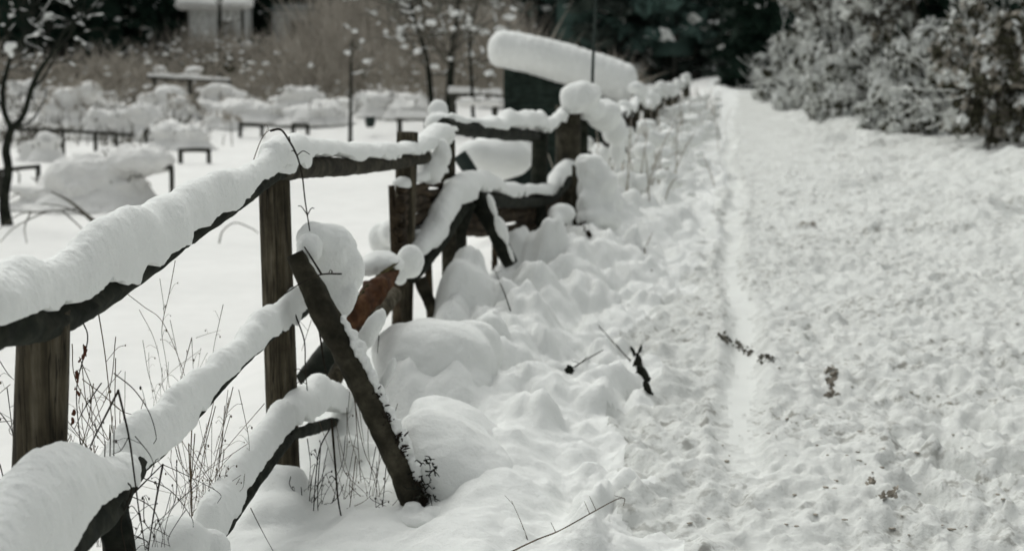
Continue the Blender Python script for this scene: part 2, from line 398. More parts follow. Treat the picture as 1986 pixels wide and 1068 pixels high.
ys = list(np.arange(-8, 2.0, .12)); y = 2.0
while y < 320: ys.append(y); y += max(.018, .0048 * y)
ys = np.array(ys)
core = np.arange(-1.5, 3.7, .019)
gl = [core[0]]; st = .022
while gl[-1] > -260: st = min(st * 1.035, 9); gl.append(gl[-1] - st)
gr = [core[-1]]; st = .022
while gr[-1] < 260: st = min(st * 1.035, 9); gr.append(gr[-1] + st)
wc = np.concatenate([np.array(gl[1:])[::-1], core, np.array(gr[1:])])
Wg, Yg = np.meshgrid(wc, ys); Xg = Wg + np.interp(Yg, [-8, 0, 60, 320], [-1.1, 0, 8.5, 44]) - .75
# keep the shear mild: columns follow the lane
Zg = height(Xg, Yg)
nr, nc = Xg.shape
TV = np.column_stack([Xg.ravel(), Yg.ravel(), Zg.ravel()])
du = np.stack([np.gradient(Xg, axis=1), np.gradient(Yg, axis=1), np.gradient(Zg, axis=1)], -1)
dv = np.stack([np.gradient(Xg, axis=0), np.gradient(Yg, axis=0), np.gradient(Zg, axis=0)], -1)
TN = np.cross(du, dv).reshape(-1, 3); TN /= np.linalg.norm(TN, axis=1)[:, None]
ii, jj = np.meshgrid(np.arange(nr - 1), np.arange(nc - 1), indexing='ij'); a = (ii * nc + jj).ravel()
TF = np.column_stack([a, a + 1, a + nc + 1, a + nc])
cw = (TV[TF, 0].mean(1) - xf(TV[TF, 1].mean(1))); cyy = TV[TF, 1].mean(1)
edge1 = 1.22 + .12 * noise3(cyy * 1.5, 0, 0, 91) + .1 * noise3(cyy * 5, 0, 0, 92)
edge2 = 5.2 - 3.1 * ss(9, 16, cyy) + .35 * noise3(cyy * .5, 0, 0, 93)
trk = (np.abs(TV[TF, 0].mean(1) - track_x(cyy)) < .06 + .03 * noise3(cyy * 4, 0, 0, 95) + .02 * noise3(cyy * 15, TV[TF, 0].mean(1) * 9, 0, 96)) & (cyy > 5.5 + noise3(TV[TF, 0].mean(1) * 14, cyy * 3, 0, 97)) & (cyy < 30)
zone = np.where(trk, 4, np.where(cw < -.25, 0, np.where(cw < edge1, 1, np.where(cw < edge2, 2, 3))))
for k, (nm, mt) in enumerate((('garden_ground', SNOW_GARDEN), ('snow_bank', SNOW_BANK), ('path', SNOW_PATH), ('verge', SNOW_PATH), ('sled_track', SNOW_TRACK))):
    f = TF[zone == k]; used, inv = np.unique(f, return_inverse=True)
    me = mesh_from(nm, TV[used], inv.reshape(f.shape), mt)
    me.normals_split_custom_set_from_vertices(TN[used].tolist())
    o = bpy.data.objects.new(nm, me); COL.objects.link(o); o['kind'] = 'structure'
    o['label'] = {'garden_ground': 'smooth deep snow covering the garden left of the fence', 'snow_bank': 'lumpy shovelled snow bank along the foot of the fence',
                  'path': 'trodden snow path running away beside the fence', 'sled_track': 'smooth pale sled track pressed along the left side of the path', 'verge': 'snowy verge between the path and the frosted bushes'}[nm]

# ------------------------------------------------------------------ near log fence
def post_mesh(px_top, py_top, px_bot, Y, rpx, zbot=None, r2=None, rough=.05, n=40, sides=18):
    top = P(px_top, py_top, Y); r = rpx * Y / FPX
    b = P(px_bot, py_top + 300, Y); zb = hz(b[0], Y) - .25 if zbot is None else zbot
    # straight post: extend the image line down to the ground
    d = P(px_bot, py_top + 400, Y) - top; tt = (zb - top[2]) / d[2]; bot = top + d * tt
    mid = top * .5 + bot * .5
    return tube([top, mid, bot], [r * .97, r, r * (r2 or 1.04)], n, sides, rough, 3.)

fence = thing('log_fence', 'rustic fence of weathered round posts and thick snow-capped log rails at the front left', 'fence', (-.85, 4.2, 0))
part('post', *post_mesh(86, 600, 74, 2.97, 54), POST, fence, label='thick dark post at the left edge')
part('post', *post_mesh(531, 325, 545, 4.97, 31), POST, fence, label='brown grained post where the top rails meet')
part('post', *post_mesh(790, 256, 780, 7.25, 20.5), POST, fence, label='post behind the red broken log')

# top rail, front bay
cA = [F(-70, 668), F(0, 640), F(100, 622), F(170, 586), F(300, 500), F(400, 430), F(470, 382), F(530, 340), F(585, 318)]
rA = [.036, .037, .036, .036, .032, .029, .027, .026, .02]
rail = part('rail', *tube(cA, rA, 130, 16, .16, 26), BARK, fence, label='sagging front top rail under deep snow')
top = lambda c, r, k=.55: [p + np.array([0, 0, rr * k]) for p, rr in zip(c, r)]
part('snow_cap', *snowcap(top(cA, rA, .95), [.054, .055, .054, .052, .050, .048, .038, .042, .046], [.105, .108, .112, .112, .102, .09, .062, .064, .078], 420, 44, .3, .23, 9, .014), SNOW, rail)
# top rail, second bay
cB = [F(540, 330), F(600, 325), F(690, 322), F(770, 316), F(835, 305)]
rB = [.034, .038, .036, .031, .028]
rail = part('rail', *tube(cB, rB, 90, 16, .10, 20), BARK_BROWN, fence, label='straight top rail of the second bay')
cBs = [F(520, 312), F(560, 303), F(640, 302), F(720, 304), F(780, 299), F(820, 284), F(852, 262), F(874, 254)]
part('snow_cap', *snowcap(cBs, [.045, .05, .05, .05, .052, .058, .06, .05], [.07, .072, .064, .058, .06, .066, .066, .04], 300, 34, .3, .14, 8, .014), SNOW, rail)
# middle rail
cC = [F(120, 1010, -.12), F(180, 960, -.12), F(250, 915, -.13), F(330, 850, -.13), F(420, 750, -.13), F(500, 668, -.13), F(560, 622, -.13), F(604, 592, -.12)]
rC = [.022, .022, .022, .020, .020, .021, .021, .017]
rail = part('rail', *tube(cC, rC, 110, 12, .2, 24), BARK, fence, label='slanting middle rail of the front bay')
part('snow_cap', *snowcap(top(cC[1:], rC[1:], .9), [.04, .048, .045, .04, .04, .038, .032], [.05, .10, .11, .09, .086, .08, .06], 360, 40, .3, .27, 10, .014), SNOW, rail)
# bottom rail
cD = [F(380, 1090, -.2), F(440, 1015, -.2), F(500, 930, -.2), F(560, 850, -.18)]
rD = [.02, .02, .019, .018]
rail = part('rail', *tube(cD, rD, 60, 12, .2, 24), BARK, fence, label='lowest slanting rail sunk in snow')
part('snow_cap', *snowcap([F(395, 1052, -.2), F(430, 994, -.2), F(480, 910, -.2), F(530, 842, -.19), F(556, 802, -.18)], [.044, .046, .044, .042, .038], [.09, .09, .092, .085, .07], 180, 34, .5, .16, 9, .014), SNOW, rail)
cE = [F(555, 845, -.14), F(600, 832, -.12), F(650, 818, -.1)]
rail = part('rail', *tube(cE, [.018, .022, .018], 30, 12, .25, 24), BARK, fence, label='short broken rail end hung with stems')
part('snow_cap', *snowcap([F(550, 815, -.14), F(590, 800, -.12), F(625, 788, -.1), F(672, 792, -.06)], [.05, .055, .062, .045], [.07, .095, .115, .07], 110, 34, .5, .16, 9, .012), SNOW, rail)
# butt of the front lower rail with its heavy load of snow at the lower left
cG = [F(-60, 1190, -.32), F(60, 1095, -.32), F(130, 1035, -.31), F(200, 985, -.27), F(262, 905, -.2)]
rG = [.06, .055, .05, .042, .03]
rail = part('rail', *tube(cG, rG, 60, 16, .18, 20), BARK, fence, label='black log under the heavy snow load at the lower left')
part('snow_cap', *snowcap([F(-90, 1210, -.3), F(0, 1110, -.3), F(60, 1040, -.29), F(130, 975, -.28), F(205, 945, -.25), F(250, 905, -.2)], [.068, .07, .07, .066, .06, .04], [.09, .105, .11, .10, .065, .04], 300, 40, .35, .24, 9, .025), SNOW, rail)
part('rail', *tube([F(205, 965, -.25), F(225, 1020, -.27), F(240, 1110, -.3)], [.04, .036, .034], 30, 14, .2, 20), BARK, fence, label='dark stake under the lower left snow load')

# ------------------------------------------------------------------ leaning pole and red broken log
YB = 4.72
lp = thing('leaning_pole', 'dark bark pole leaning diagonally in front of the brown post, crusted with snow', 'pole', P(815, 1000, YB - .1))
cP = [P(572, 492, YB), P(618, 585, YB - .02), P(675, 690, YB - .05), P(728, 800, YB - .08), P(770, 890, YB - .1), P(808, 990, YB - .12), P(850, 1095, YB - .14)]
part('trunk', *tube(cP, [.030, .045, .043, .043, .044, .046, .046], 90, 16, .13, 22), BARK_BROWN, lp)
qP = curve(np.array(cP), 200); items = []
for t in np.linspace(.24, .74, 60):
    k_ = .35 + .65 * abs(math.sin(t * 23) * math.cos(t * 9.5))
    for _ in range(2):
        q = qP[int(t * 199)] + np.array([random.uniform(.030, .044), random.uniform(-.02, .01), random.uniform(.012, .034)]); s_ = random.uniform(.010, .021) * k_ + .003
        items.append((q, (s_, s_ * 1.3, s_ * 1.1)))
part('snow_crust', *blobs(items, .0045, .006, 45, 3), SNOW, lp)
mb = MB()
for c_ in range(34):
    t = random.uniform(.42, .93); q0 = qP[int(t * 199)] + np.array([random.uniform(.020, .040), random.uniform(-.045, -.01), random.uniform(.0, .03)])
    for _ in range(random.randint(3, 9)):
        q = q0 + np.array([random.gauss(0, .010), random.gauss(0, .006), random.gauss(0, .012)]); e = q + np.array([random.gauss(.006, .009), random.gauss(0, .006), random.gauss(.002, .010)])
        mb.add(*tube([q, (q + e) / 2 + np.array([.002, 0, .002]), e], [.003, .0026, .001], 4, 4))
part('moss', *mb.get(), STEM_DARK, lp)
part('snow_cap', *blobs([pb(640, 492, 4.95, 55, 62, 1.0), pb(612, 462, 4.9, 34, 34), pb(660, 535, 4.95, 42, 62, 1, .5), pb(668, 590, 4.9, 22, 46, .9, .5), pb(598, 482, 4.8, 26, 26), pb(720, 640, 4.8, 18, 52, .9, .55), pb(750, 730, 4.76, 13, 48, .9, .4)], .008, .010, 9, 8), SNOW, lp)

bl = thing('broken_log', 'split log with an orange-red broken end and a round ball of snow on its tip', 'log', P(640, 720, 6.0))
part('trunk', *tube([P(598, 738, 5.55), P(640, 680, 5.7), P(690, 612, 5.95), P(728, 568, 6.1)], [.05, .05, .048, .045], 40, 16, .16, 20), BARK, bl)
part('split_end', *tube([P(668, 640, 5.75), P(706, 592, 5.85), P(738, 556, 6.0), P(770, 526, 6.15)], [.046, .05, .044, .012], 70, 18, .30, 30), RAWWOOD, bl, label='splintered orange-red wood')
mb = MB()
for k in range(46):
    t = random.random(); a0 = P(672 + 72 * t + random.uniform(-5, 5), 596 - 62 * t + random.uniform(-7, 5), 5.74 + .3 * t)
    mb.add(*tube([a0, a0 + (P(740, 548, 6.12) - P(700, 578, 5.96)) * random.uniform(.5, .9)], [.009, .002], 3, 5))
part('splinters', *mb.get(), MOSSY, bl)
part('snow_cap', *blobs([pb(795, 507, 6.35, 27, 33), pb(745, 510, 6.2, 42, 22, 1, .1), pb(712, 518, 6.15, 30, 18, 1, -.3), pb(775, 538, 6.3, 12, 16), pb(745, 516, 6.2, 40, 16)], .009, .008, 9, 6), SNOW, bl)
o = thing('grey_log', 'grey weathered log end lying behind the leaning pole', 'log', P(690, 650, 6.3))
part('trunk', *tube([P(640, 745, 6.1), P(690, 660, 6.3), P(740, 600, 6.6), P(765, 570, 6.8)], [.04, .042, .04, .036], 40, 14, .12, 18), POST, o)
part('trunk', *tube([P(815, 540, 7.3), P(828, 575, 7.3), P(850, 625, 7.3)], [.035, .034, .034], 20, 10, .1, 18), BARK_BROWN, thing('short_stake', 'short dark stake slanting down beside the foot of the third post', 'stake', P(835, 600, 7.3)))

# ------------------------------------------------------------------ farther log fence with crooked rails
ff = thing('crooked_fence', 'crooked snow-laden fence of bent logs beyond the third post', 'fence', (-.1, 9.5, 0))
part('post', *post_mesh(868, 272, 874, 8.1, 15), BARK_BROWN, ff)
part('post', *post_mesh(1103, 205, 1098, 11.9, 24, rough=.08), BARK_BROWN, ff, label='thick post under a big ball of snow')
part('post', *post_mesh(1128, 226, 1122, 12.3, 13), BARK, ff)
part('post', *post_mesh(1048, 258, 1036, 10.7, 16), BARK, ff, label='leaning flat post under the upper rail')
c = [F(862, 243), F(910, 250), F(960, 256), F(1010, 262), F(1050, 264)]
rail = part('rail', *tube(c, [.042, .046, .046, .042, .034], 60, 14, .14, 16), BARK, ff, label='upper rail')
part('snow_cap', *snowcap([F(872, 232), F(920, 240), F(960, 245), F(1000, 244), F(1040, 246), F(1064, 250)], [.04, .04, .055, .07, .07, .05], [.035, .03, .06, .10, .11, .06], 140, 28, .4, .3, 7, .02), SNOW, rail)
c = [F(1030, 268), F(1060, 255), F(1085, 234), F(1102, 214)]
rail = part('rail', *tube(c, [.03, .03, .028, .025], 30, 10, .14, 16), BARK, ff, label='bent branch joining the thick post')
part('snow_cap', *snowcap([F(1045, 256), F(1068, 246), F(1088, 226), F(1104, 205)], [.045, .05, .05, .05], [.06, .07, .07, .06], 60, 24, .4, .2, 7, .02), SNOW, rail)
c = [F(800, 540, -.2), F(830, 502, -.2), F(868, 446, -.2), F(898, 400, -.2), F(930, 386, -.2), F(990, 390, -.25), F(1060, 388, -.3), F(1098, 355, -.3), F(1122, 318, -.3)]
rail = part('rail', *tube(c, [.028, .036, .04, .045, .05, .042, .04, .038, .03], 110, 14, .16, 15), BARK, ff, label='arched middle rail')
part('snow_cap', *snowcap([F(806, 498, -.2), F(832, 462, -.2), F(862, 417, -.2), F(888, 378, -.2), F(915, 360, -.2), F(950, 364, -.2), F(985, 372, -.25), F(1030, 373, -.28), F(1062, 368, -.3), F(1095, 334, -.3), F(1122, 300, -.3)],
     [.06, .075, .08, .08, .08, .075, .07, .06, .06, .065, .07], [.05, .09, .10, .105, .10, .09, .07, .06, .07, .075, .07], 280, 30, .45, .26, 7, .02), SNOW, rail)
for lab, pp, rr in (('slanting prop under the arched rail', [P(925, 385, 8.3), P(955, 440, 8.2), P(990, 512, 8.1)], [.055, .05, .045]),
                    ('upright under the arched rail', [P(905, 392, 8.2), P(888, 450, 8.2), P(880, 525, 8.2)], [.06, .052, .05])):
    part('prop', *tube(pp, rr, 30, 12, .12, 14), BARK, ff, label=lab)
part('snow_cap', *blobs([pb(955, 400, 8.05, 8, 26, 1, -.35), pb(975, 450, 7.98, 9, 38, 1, -.35), pb(990, 490, 7.95, 6, 22, 1, -.35)], .012, .01, 9, 3), SNOW, ff)
part('snow_cap', *blobs([pb(1122, 190, 11.8, 36, 31), pb(1150, 182, 11.9, 20, 20), pb(1172, 222, 12.3, 34, 34), pb(1145, 212, 12.0, 32, 25), pb(1190, 250, 12.6, 28, 34), pb(1196, 290, 12.7, 16, 38)], .02, .025, 5, 5), SNOW, ff, label='ball of snow on the thick post')
part('snow_cap', *blobs([pb(850, 216, 8.5, 22, 26), pb(852, 240, 8.4, 28, 22), pb(866, 262, 8.0, 16, 22)], .014, .012, 7, 4), SNOW, ff, label='knob of snow where the upper rail begins')
part('snow_cap', *blobs([pb(836, 325, 7.6, 26, 32), pb(858, 298, 7.6, 18, 30)], .012, .01, 7, 4), SNOW, ff, label='snow drape hanging below the rail joint')
part('plank', *tube([P(890, 300, 9.6), P(905, 322, 9.6), P(925, 352, 9.6)], [.05, .05, .05], 12, 8, .1, 10), METAL, ff)

part('snow_clump', *blobs([pb(800, 985, 4.52, 20, 14), pb(838, 1000, 4.5, 34, 18), pb(815, 1008, 4.48, 46, 18), pb(775, 1000, 4.5, 26, 12), pb(858, 985, 4.56, 16, 14)], .006, .008, 14, 4), SNOW_BANK, lp)
mb = MB(); rq = np.random.default_rng(3)
for k in range(36):
    q = P(rq.uniform(800, 846), rq.uniform(890, 990), 4.56 + rq.uniform(-.04, .03)); e = q + rq.normal(0, 1, 3) * np.array([.022, .015, .02])
    mb.add(*tube([q, (q + e) / 2 + rq.normal(0, .008, 3), e], [.0028, .0022, .001], 5, 4))
part('foot_twigs', *mb.get(), BARK, lp)

# woven wattle hurdle
wt = thing('wattle_hurdle', 'low brown hurdle of woven rods between the fence posts', 'hurdle', (-.2, 9.2, .2))
mb = MB(); stakes = MB()
xs = np.linspace(770, 1085, 11)
for lvl in range(8):
    z = .50 + lvl * .040
    ctrl = []
    for i, px in enumerate(xs):
        Y = Yf(px) + .12; q = P(px, 300, Y)
        ctrl.append([q[0] + random.uniform(-.01, .01), Y + (.035 if (i + lvl) % 2 else -.035), z - .29 * float(ss(7.3, 10.6, Y)) + random.uniform(-.012, .012) + .06])
    mb.add(*tube(ctrl, .025 * random.uniform(.8, 1.15), 70, 7, .22, 10))
part('rods', *mb.get(), WATTLE, wt)
for i, px in enumerate(xs[::2]):
    Y = Yf(px) + .12; q = P(px, 300, Y)
    part('stake', *tube([[q[0], Y, -.05], [q[0] + random.uniform(-.03, .03), Y, random.uniform(.84, .9) - .29 * float(ss(7.3, 10.6, Y))]], [.022, .018], 4, 8, .1, 10), WATTLE, wt)
part('snow_cap', *snowcap([np.array([P(px, 300, Yf(px) + .12)[0], Yf(px) + .12, .88]) for px in (772, 800, 830, 860)], [.05, .06, .06, .05], [.03, .05, .05, .03], 60, 22, .3, .4, 8, .02), SNOW, wt)

# ------------------------------------------------------------------ snow mounds and piles of the bank
def mound(label, items, voxel, rough=.012, freq=6, smooth=7, mat=None):
    V, f = blobs(items, voxel, rough, freq, smooth)
    return solo('snow_mound', label, 'snow mound', V, f, mat or SNOW_BANK)
mound('big smooth pillow of snow right of the leaning pole', [pb(845, 715, 5.9, 118, 104, 1.1), pb(790, 690, 6.0, 66, 66), pb(905, 690, 6.05, 66, 78), pb(888, 755, 5.75, 66, 64), pb(800, 770, 5.8, 80, 70)], .012, .022, 3.4, 10)
mound('smaller snow pillow pressed against the big pillow', [pb(950, 665, 6.35, 42, 60), pb(930, 700, 6.2, 44, 54)], .012, .02, 4)
mound('rounded snow mound at the bottom edge below the middle rail', [pb(335, 1055, 3.55, 75, 58), pb(285, 1075, 3.5, 60, 50), pb(400, 1070, 3.6, 50, 50)], .009, .008)
mound('small snow clump between wattle and snow-capped stump', [pb(1090, 415, 10.2, 30, 22), pb(1078, 428, 10.1, 22, 18)], .018, .012)
mound('soft snow heap left of the third post', [pb(780, 448, 7.6, 46, 34), pb(745, 462, 7.7, 30, 36), pb(810, 470, 7.4, 30, 26)], .014, .012, mat=SNOW)
mound('large snow-covered heap seen under the upper rail', [pb(965, 305, 13, 72, 42), pb(1010, 290, 13.2, 38, 40), pb(925, 300, 12.8, 34, 30)], .03, .02, 3, mat=SNOW)
st = thing('stump', 'tall stump hidden in a hood of snow at the end of the arched rail', 'stump', P(1150, 440, 10.9))
part('trunk', *tube([P(1125, 320, 10.9), P(1128, 380, 10.9), P(1135, 450, 10.9)], [.06, .08, .11], 20, 12, .15, 10), BARK_BROWN, st)
part('snow_cap', *blobs([pb(1143, 322, 10.8, 31, 31), pb(1157, 355, 10.8, 40, 46), pb(1170, 395, 10.8, 34, 42), pb(1143, 392, 10.7, 24, 36), pb(1160, 425, 10.7, 44, 26)], .018, .035, 5, 6), SNOW, st)

mound('large smooth snow drift leaning against the right side of the dark bark pole', [pb(900, 925, 4.85, 170, 92, 1, .72), pb(826, 842, 4.84, 52, 50, 1), pb(868, 872, 4.82, 78, 62, 1, .4), pb(960, 1000, 4.72, 140, 84, 1, .4), pb(880, 1010, 4.66, 70, 80, 1), pb(900, 1075, 4.55, 150, 60, 1), pb(1060, 1070, 4.55, 130, 60, 1), pb(770, 1090, 4.45, 150, 40, 1), pb(900, 850, 5.1, 130, 60, 1, .62)], .013, .020, 3.6, 34)
# ------------------------------------------------------------------ dry stems, twigs and brambles
def stems(name, label, cat, lines, off=.1, group=None):
    """lines: (points px, radius mm, kind, fixed depth or None)"""
    mbs = {}
    for ln in lines:
        pts, r, kind = ln[0], ln[1] * .001, ln[2]; Y0 = ln[3] if len(ln) > 3 else None
        w = [P(p[0], p[1], (Y0 if Y0 else Yf(p[0]) + off)) for p in pts]
        if Y0 is None:
            ym = np.mean([q[1] for q in w]); w = [P(p[0], p[1], ym + random.uniform(-.03, .03)) for p in pts]
        m = mbs.setdefault(kind, MB()); m.add(*tube(w, list(np.linspace(r, r * .55, len(w))), 5 * len(w), 5))
        # short side shoots and seed heads
        q = curve(np.array(w), 24)
        for _ in range(ln[4] if len(ln) > 4 else 1):
            i = random.randrange(5, 23); L = random.uniform(.02, .07)
            e = q[i] + np.array([random.uniform(-1, 1), random.uniform(-.4, .4), random.uniform(.0, .9)]) * L
            m.add(*tube([q[i], q[i] * .4 + e * .6 + np.array([0, 0, .01]), e], [r * .5, r * .45, r * .35], 6, 4))
            if random.random() < .6: m.add(*ico(e, np.array([1, 1, 1.8]) * random.uniform(.0014, .003), 1))
    t = thing(name, label, cat, P(lines[0][0][-1][0], lines[0][0][-1][1], lines[0][3] if len(lines[0]) > 3 and lines[0][3] else Yf(lines[0][0][-1][0]) + off), group)
    for kind, m in mbs.items():
        part({'s': 'stems', 'd': 'dark_stems', 'r': 'dry_leaves'}[kind], *m.get(), {'s': STEM, 'd': STEM_DARK, 'r': REDLEAF}[kind], t)
    return t
def extra(x0, x1, yb, ht, n, r=1.1, kind='s', lean=40, Y=None):
    out = []
    for _ in range(n):
        bx = random.uniform(x0, x1); h = random.uniform(.2, 1) * ht; l = random.gauss(0, lean * .9)
        out.append(([(bx + l, yb - h), (bx + l * random.uniform(.2, 1.1), yb - h * random.uniform(.5, .75)), (bx + random.uniform(-4, 4), yb - h * .25), (bx, yb)], r * random.uniform(.7, 1.2), kind, Y, 2))
    return out
w1 = stems('dry_weed', 'tangle of dark dry stems with reddish leaves right of the left-edge post', 'weed', [
    ([(191, 606), (205, 697), (218, 830), (222, 930)], 1.6, 's'), ([(160, 622), (170, 660), (149, 750), (154, 840), (160, 900)], 1.8, 'd'),
    ([(229, 755), (250, 846), (261, 925), (272, 1010)], 2.6, 'd', 2.95), ([(229, 758), (205, 805), (181, 852), (170, 880)], 2.6, 'd', 2.95),
    ([(160, 735), (200, 765), (239, 798), (290, 806)], 1.3, 's'), ([(221, 723), (260, 755), (290, 800), (303, 845), (298, 860)], 1.5, 'd', 3.05),
    ([(197, 742), (165, 790), (144, 832)], 1.6, 'd'), ([(240, 930), (255, 950), (235, 1010), (245, 1070)], 2.0, 'd', 3.0), ([(316, 899), (300, 985), (287, 1070)], 2.6, 'd', 3.1),
    ([(271, 994), (282, 1066)], 1.8, 'd', 3.05), ([(255, 960), (316, 899)], 2.2, 'd', 3.1), ([(230, 1010), (262, 1070), (275, 1100)], 1.6, 'd', 3.05),
    ([(275, 925), (330, 950), (370, 1000), (375, 1022)], 1.3, 'd', 3.2), ([(262, 845), (290, 880), (300, 905)], 1.2, 'd', 2.95), ([(250, 846), (235, 872), (218, 880)], 1.2, 'd', 2.95),
    ([(232, 1060), (262, 1045), (290, 1022), (330, 1040)], 1.2, 'd', 3.15)] + extra(140, 260, 930, 290, 30, 1.1, 's', 55) + extra(180, 330, 1060, 240, 16, 1.3, 'd', 70, 3.05))
mb = MB()
for (px, py) in [(163, 675), (160, 692), (156, 700), (150, 740), (148, 752), (152, 764), (150, 728), (166, 684), (143, 800), (140, 815)]:
    V, f = ico(P(px, py, 3.2), np.array([.004, .003, .008]) * random.uniform(.6, 1.2), 2); V += .004 * np.column_stack([noise3(V[:, 0] * 90, V[:, 1] * 90, V[:, 2] * 90, i) for i in range(3)]); mb.add(V, f)
part('dry_leaves', *mb.get(), REDLEAF, w1)
stems('dry_weed', 'thin seed-headed stems under the middle of the sagging top rail', 'weed', [
    ([(340, 505), (328, 570), (314, 638), (322, 700), (330, 765)], 1.3, 's', 4.4, 4), ([(242, 566), (280, 595), (314, 622), (345, 690), (362, 745), (366, 800)], 1.3, 's', 4.3, 4),
    ([(433, 590), (424, 630), (415, 672), (405, 740)], 1.2, 's', 4.5, 3), ([(372, 654), (360, 700), (348, 752), (345, 800)], 1.4, 's', 4.3, 3), ([(372, 656), (375, 720)], 1.1, 's', 4.3, 1),
    ([(270, 600), (300, 660), (318, 740)], 1.0, 's', 4.4, 3), ([(330, 620), (345, 690), (360, 760)], 1.0, 's', 4.6, 3), ([(380, 655), (400, 648), (428, 640)], .9, 's', 4.5, 1), ([(310, 540), (318, 600), (314, 640)], .9, 's', 4.4, 3)] + extra(290, 430, 810, 210, 14, .9, 's', 45, 4.5))
stems('dry_weed', 'upright bundle of straw-brown stems between the middle and lowest rails', 'weed', [
    ([(378, 840), (372, 920), (368, 1000)], 1.7, 's', 3.95, 2), ([(418, 787), (395, 880), (374, 1000)], 1.5, 's', 4.0, 3), ([(452, 750), (428, 850), (402, 955)], 1.5, 's', 4.05, 4), ([(410, 800), (380, 900), (352, 1000)], 1.2, 's', 3.95, 3),
    ([(513, 782), (450, 855), (383, 935)], 1.2, 's', 4.2, 2), ([(463, 755), (481, 840), (484, 880)], 1.2, 's', 4.2, 4), ([(372, 830), (370, 900), (373, 1000)], 2.0, 's', 3.95, 1), ([(366, 860), (369, 930), (372, 1010)], 2.0, 's', 3.96, 1),
    ([(445, 770), (430, 830), (415, 880)], 1.1, 's', 4.1, 3), ([(480, 860), (420, 900), (350, 945)], 1.0, 's', 4.1, 1), ([(316, 900), (360, 920), (425, 955), (422, 975)], 1.3, 'd', 3.8, 1)] + extra(345, 440, 985, 230, 28, 1.0, 's', 55, 4.0))
stems('dry_weed', 'sparse dark stems at the left edge of the picture', 'weed', [
    ([(0, 700), (14, 722), (27, 736)], 1.2, 'd', 3.3), ([(14, 752), (20, 800), (25, 842)], 1.4, 'd', 3.3), ([(-8, 790), (12, 815), (25, 842), (30, 900)], 1.4, 'd', 3.3), ([(0, 900), (6, 925), (8, 950)], 1.6, 'd', 3.2), ([(-6, 880), (8, 930)], 1.2, 'd', 3.2), ([(-5, 818), (38, 814)], 1.1, 'd', 3.3), ([(20, 745), (-10, 770)], 1.1, 's', 3.3)])
stems('bramble', 'dark brambles and grass hanging under the short broken rail end', 'bramble', [
    ([(643, 812), (650, 900), (656, 970), (667, 1024)], 4.2, 'd', 4.55, 3), ([(615, 605), (622, 660), (628, 700), (634, 728)], 4.0, 'd', 4.8, 1), ([(573, 610), (590, 660), (592, 710), (596, 757)], 3.0, 'd', 4.8, 3),
    ([(686, 727), (692, 830), (700, 935)], 2.0, 's', 4.8, 2), ([(660, 700), (690, 760), (706, 860)], 1.7, 's', 4.85, 2), ([(729, 865), (722, 905), (714, 950)], 1.9, 'd', 4.85, 1), ([(690, 884), (680, 970), (665, 1068)], 1.8, 's', 4.6, 2),
    ([(640, 830), (620, 870), (612, 930), (608, 990), (604, 1040)], 2.6, 'd', 4.6, 6), ([(622, 860), (616, 960), (620, 1030)], 2.2, 'd', 4.6, 5), ([(596, 850), (602, 900), (598, 950)], 1.8, 'd', 4.7, 3), ([(486, 984), (505, 1022), (530, 1068)], 1.6, 'd', 4.2, 0),
    ([(604, 620), (585, 680)], 1.4, 's', 4.85, 1), ([(660, 990), (700, 975), (720, 960)], 1.4, 's', 4.6, 1), ([(735, 650), (732, 685)], 2.2, 'd', 5.2, 0)] + extra(640, 745, 1000, 260, 15, 1.3, 's', 45, 4.72) + extra(590, 660, 1000, 160, 10, 1.7, 'd', 30, 4.66) + extra(715, 790, 1010, 130, 7, 1.5, 'd', 36, 4.6))
stems('bramble', 'single bramble arching over the top of the brown grained post', 'bramble', [
    ([(481, 345), (492, 310), (505, 275), (518, 256), (532, 250)], 2.0, 's', 4.78, 2), ([(524, 254), (545, 252), (562, 275), (576, 302), (586, 340), (592, 390), (601, 448)], 4.0, 'd', 4.76, 4), ([(576, 302), (588, 293), (601, 300)], 2.2, 'd', 4.76, 0)])
stems('twig', 'forked twig sticking out of the end of the middle rail snow', 'twig', [([(663, 531), (624, 532), (590, 545), (552, 570)], 3.2, 'd', 4.62, 1), ([(624, 532), (604, 500), (590, 478)], 4.0, 'd', 4.7, 0)])
def on_ground(px, py, lift=0.0):
    """ground point seen at a pixel"""
    d = P(px, py, 1.0) - np.array([0, 0, EYE]); t = 2.2 * 1.003 ** np.arange(1300)
    zz_ = EYE + d[2] * t; k = int(np.argmax(zz_ < height(d[0] * t, d[1] * t)))
    q = np.array([0, 0, EYE]) + d * t[k]; q[2] += lift; return q
def ground_twig(label, pts, r, kind=STEM_DARK, name='twig', side=2):
    mb = MB(); w = []
    for (px, py, up) in pts:
        q = on_ground(px, py); k = P(px, py, q[1] - up * .8); w.append(k)
    mb.add(*tube(w, list(np.linspace(r, r * .5, len(w))), 8 * len(w), 6))
    q = curve(np.array(w), 30)
    for _ in range(side):
        i = random.randrange(8, 27); e = q[i] + np.array([random.uniform(-.05, .05), random.uniform(-.02, .02), random.uniform(.01, .05)]); mb.add(*tube([q[i], e], [r * .5, r * .3], 4, 5))
    return solo(name, label, 'twig', *mb.get(), kind)
ground_twig('long thin twig lying on the snow at the bottom edge of the bank', [(985, 1072, .05), (1040, 1046, .08), (1085, 1028, .1), (1150, 992, .12), (1195, 968, .14), (1211, 966, .15), (1209, 980, .13)], .0024, STEM, side=4)
ground_twig('hair-thin upright twig above the bottom edge of the bank', [(1023, 1045, .02), (1010, 1010, .1), (992, 970, .18)], .0015, STEM, side=1)
ground_twig('short twig with a dark knob poking from the snow bank', [(1104, 718, .0), (1135, 698, .05), (1170, 678, .1)], .004)
ground_twig('thin slanting twig touching the black bark piece', [(1222, 698, .02), (1195, 670, .1), (1160, 630, .2)], .004)
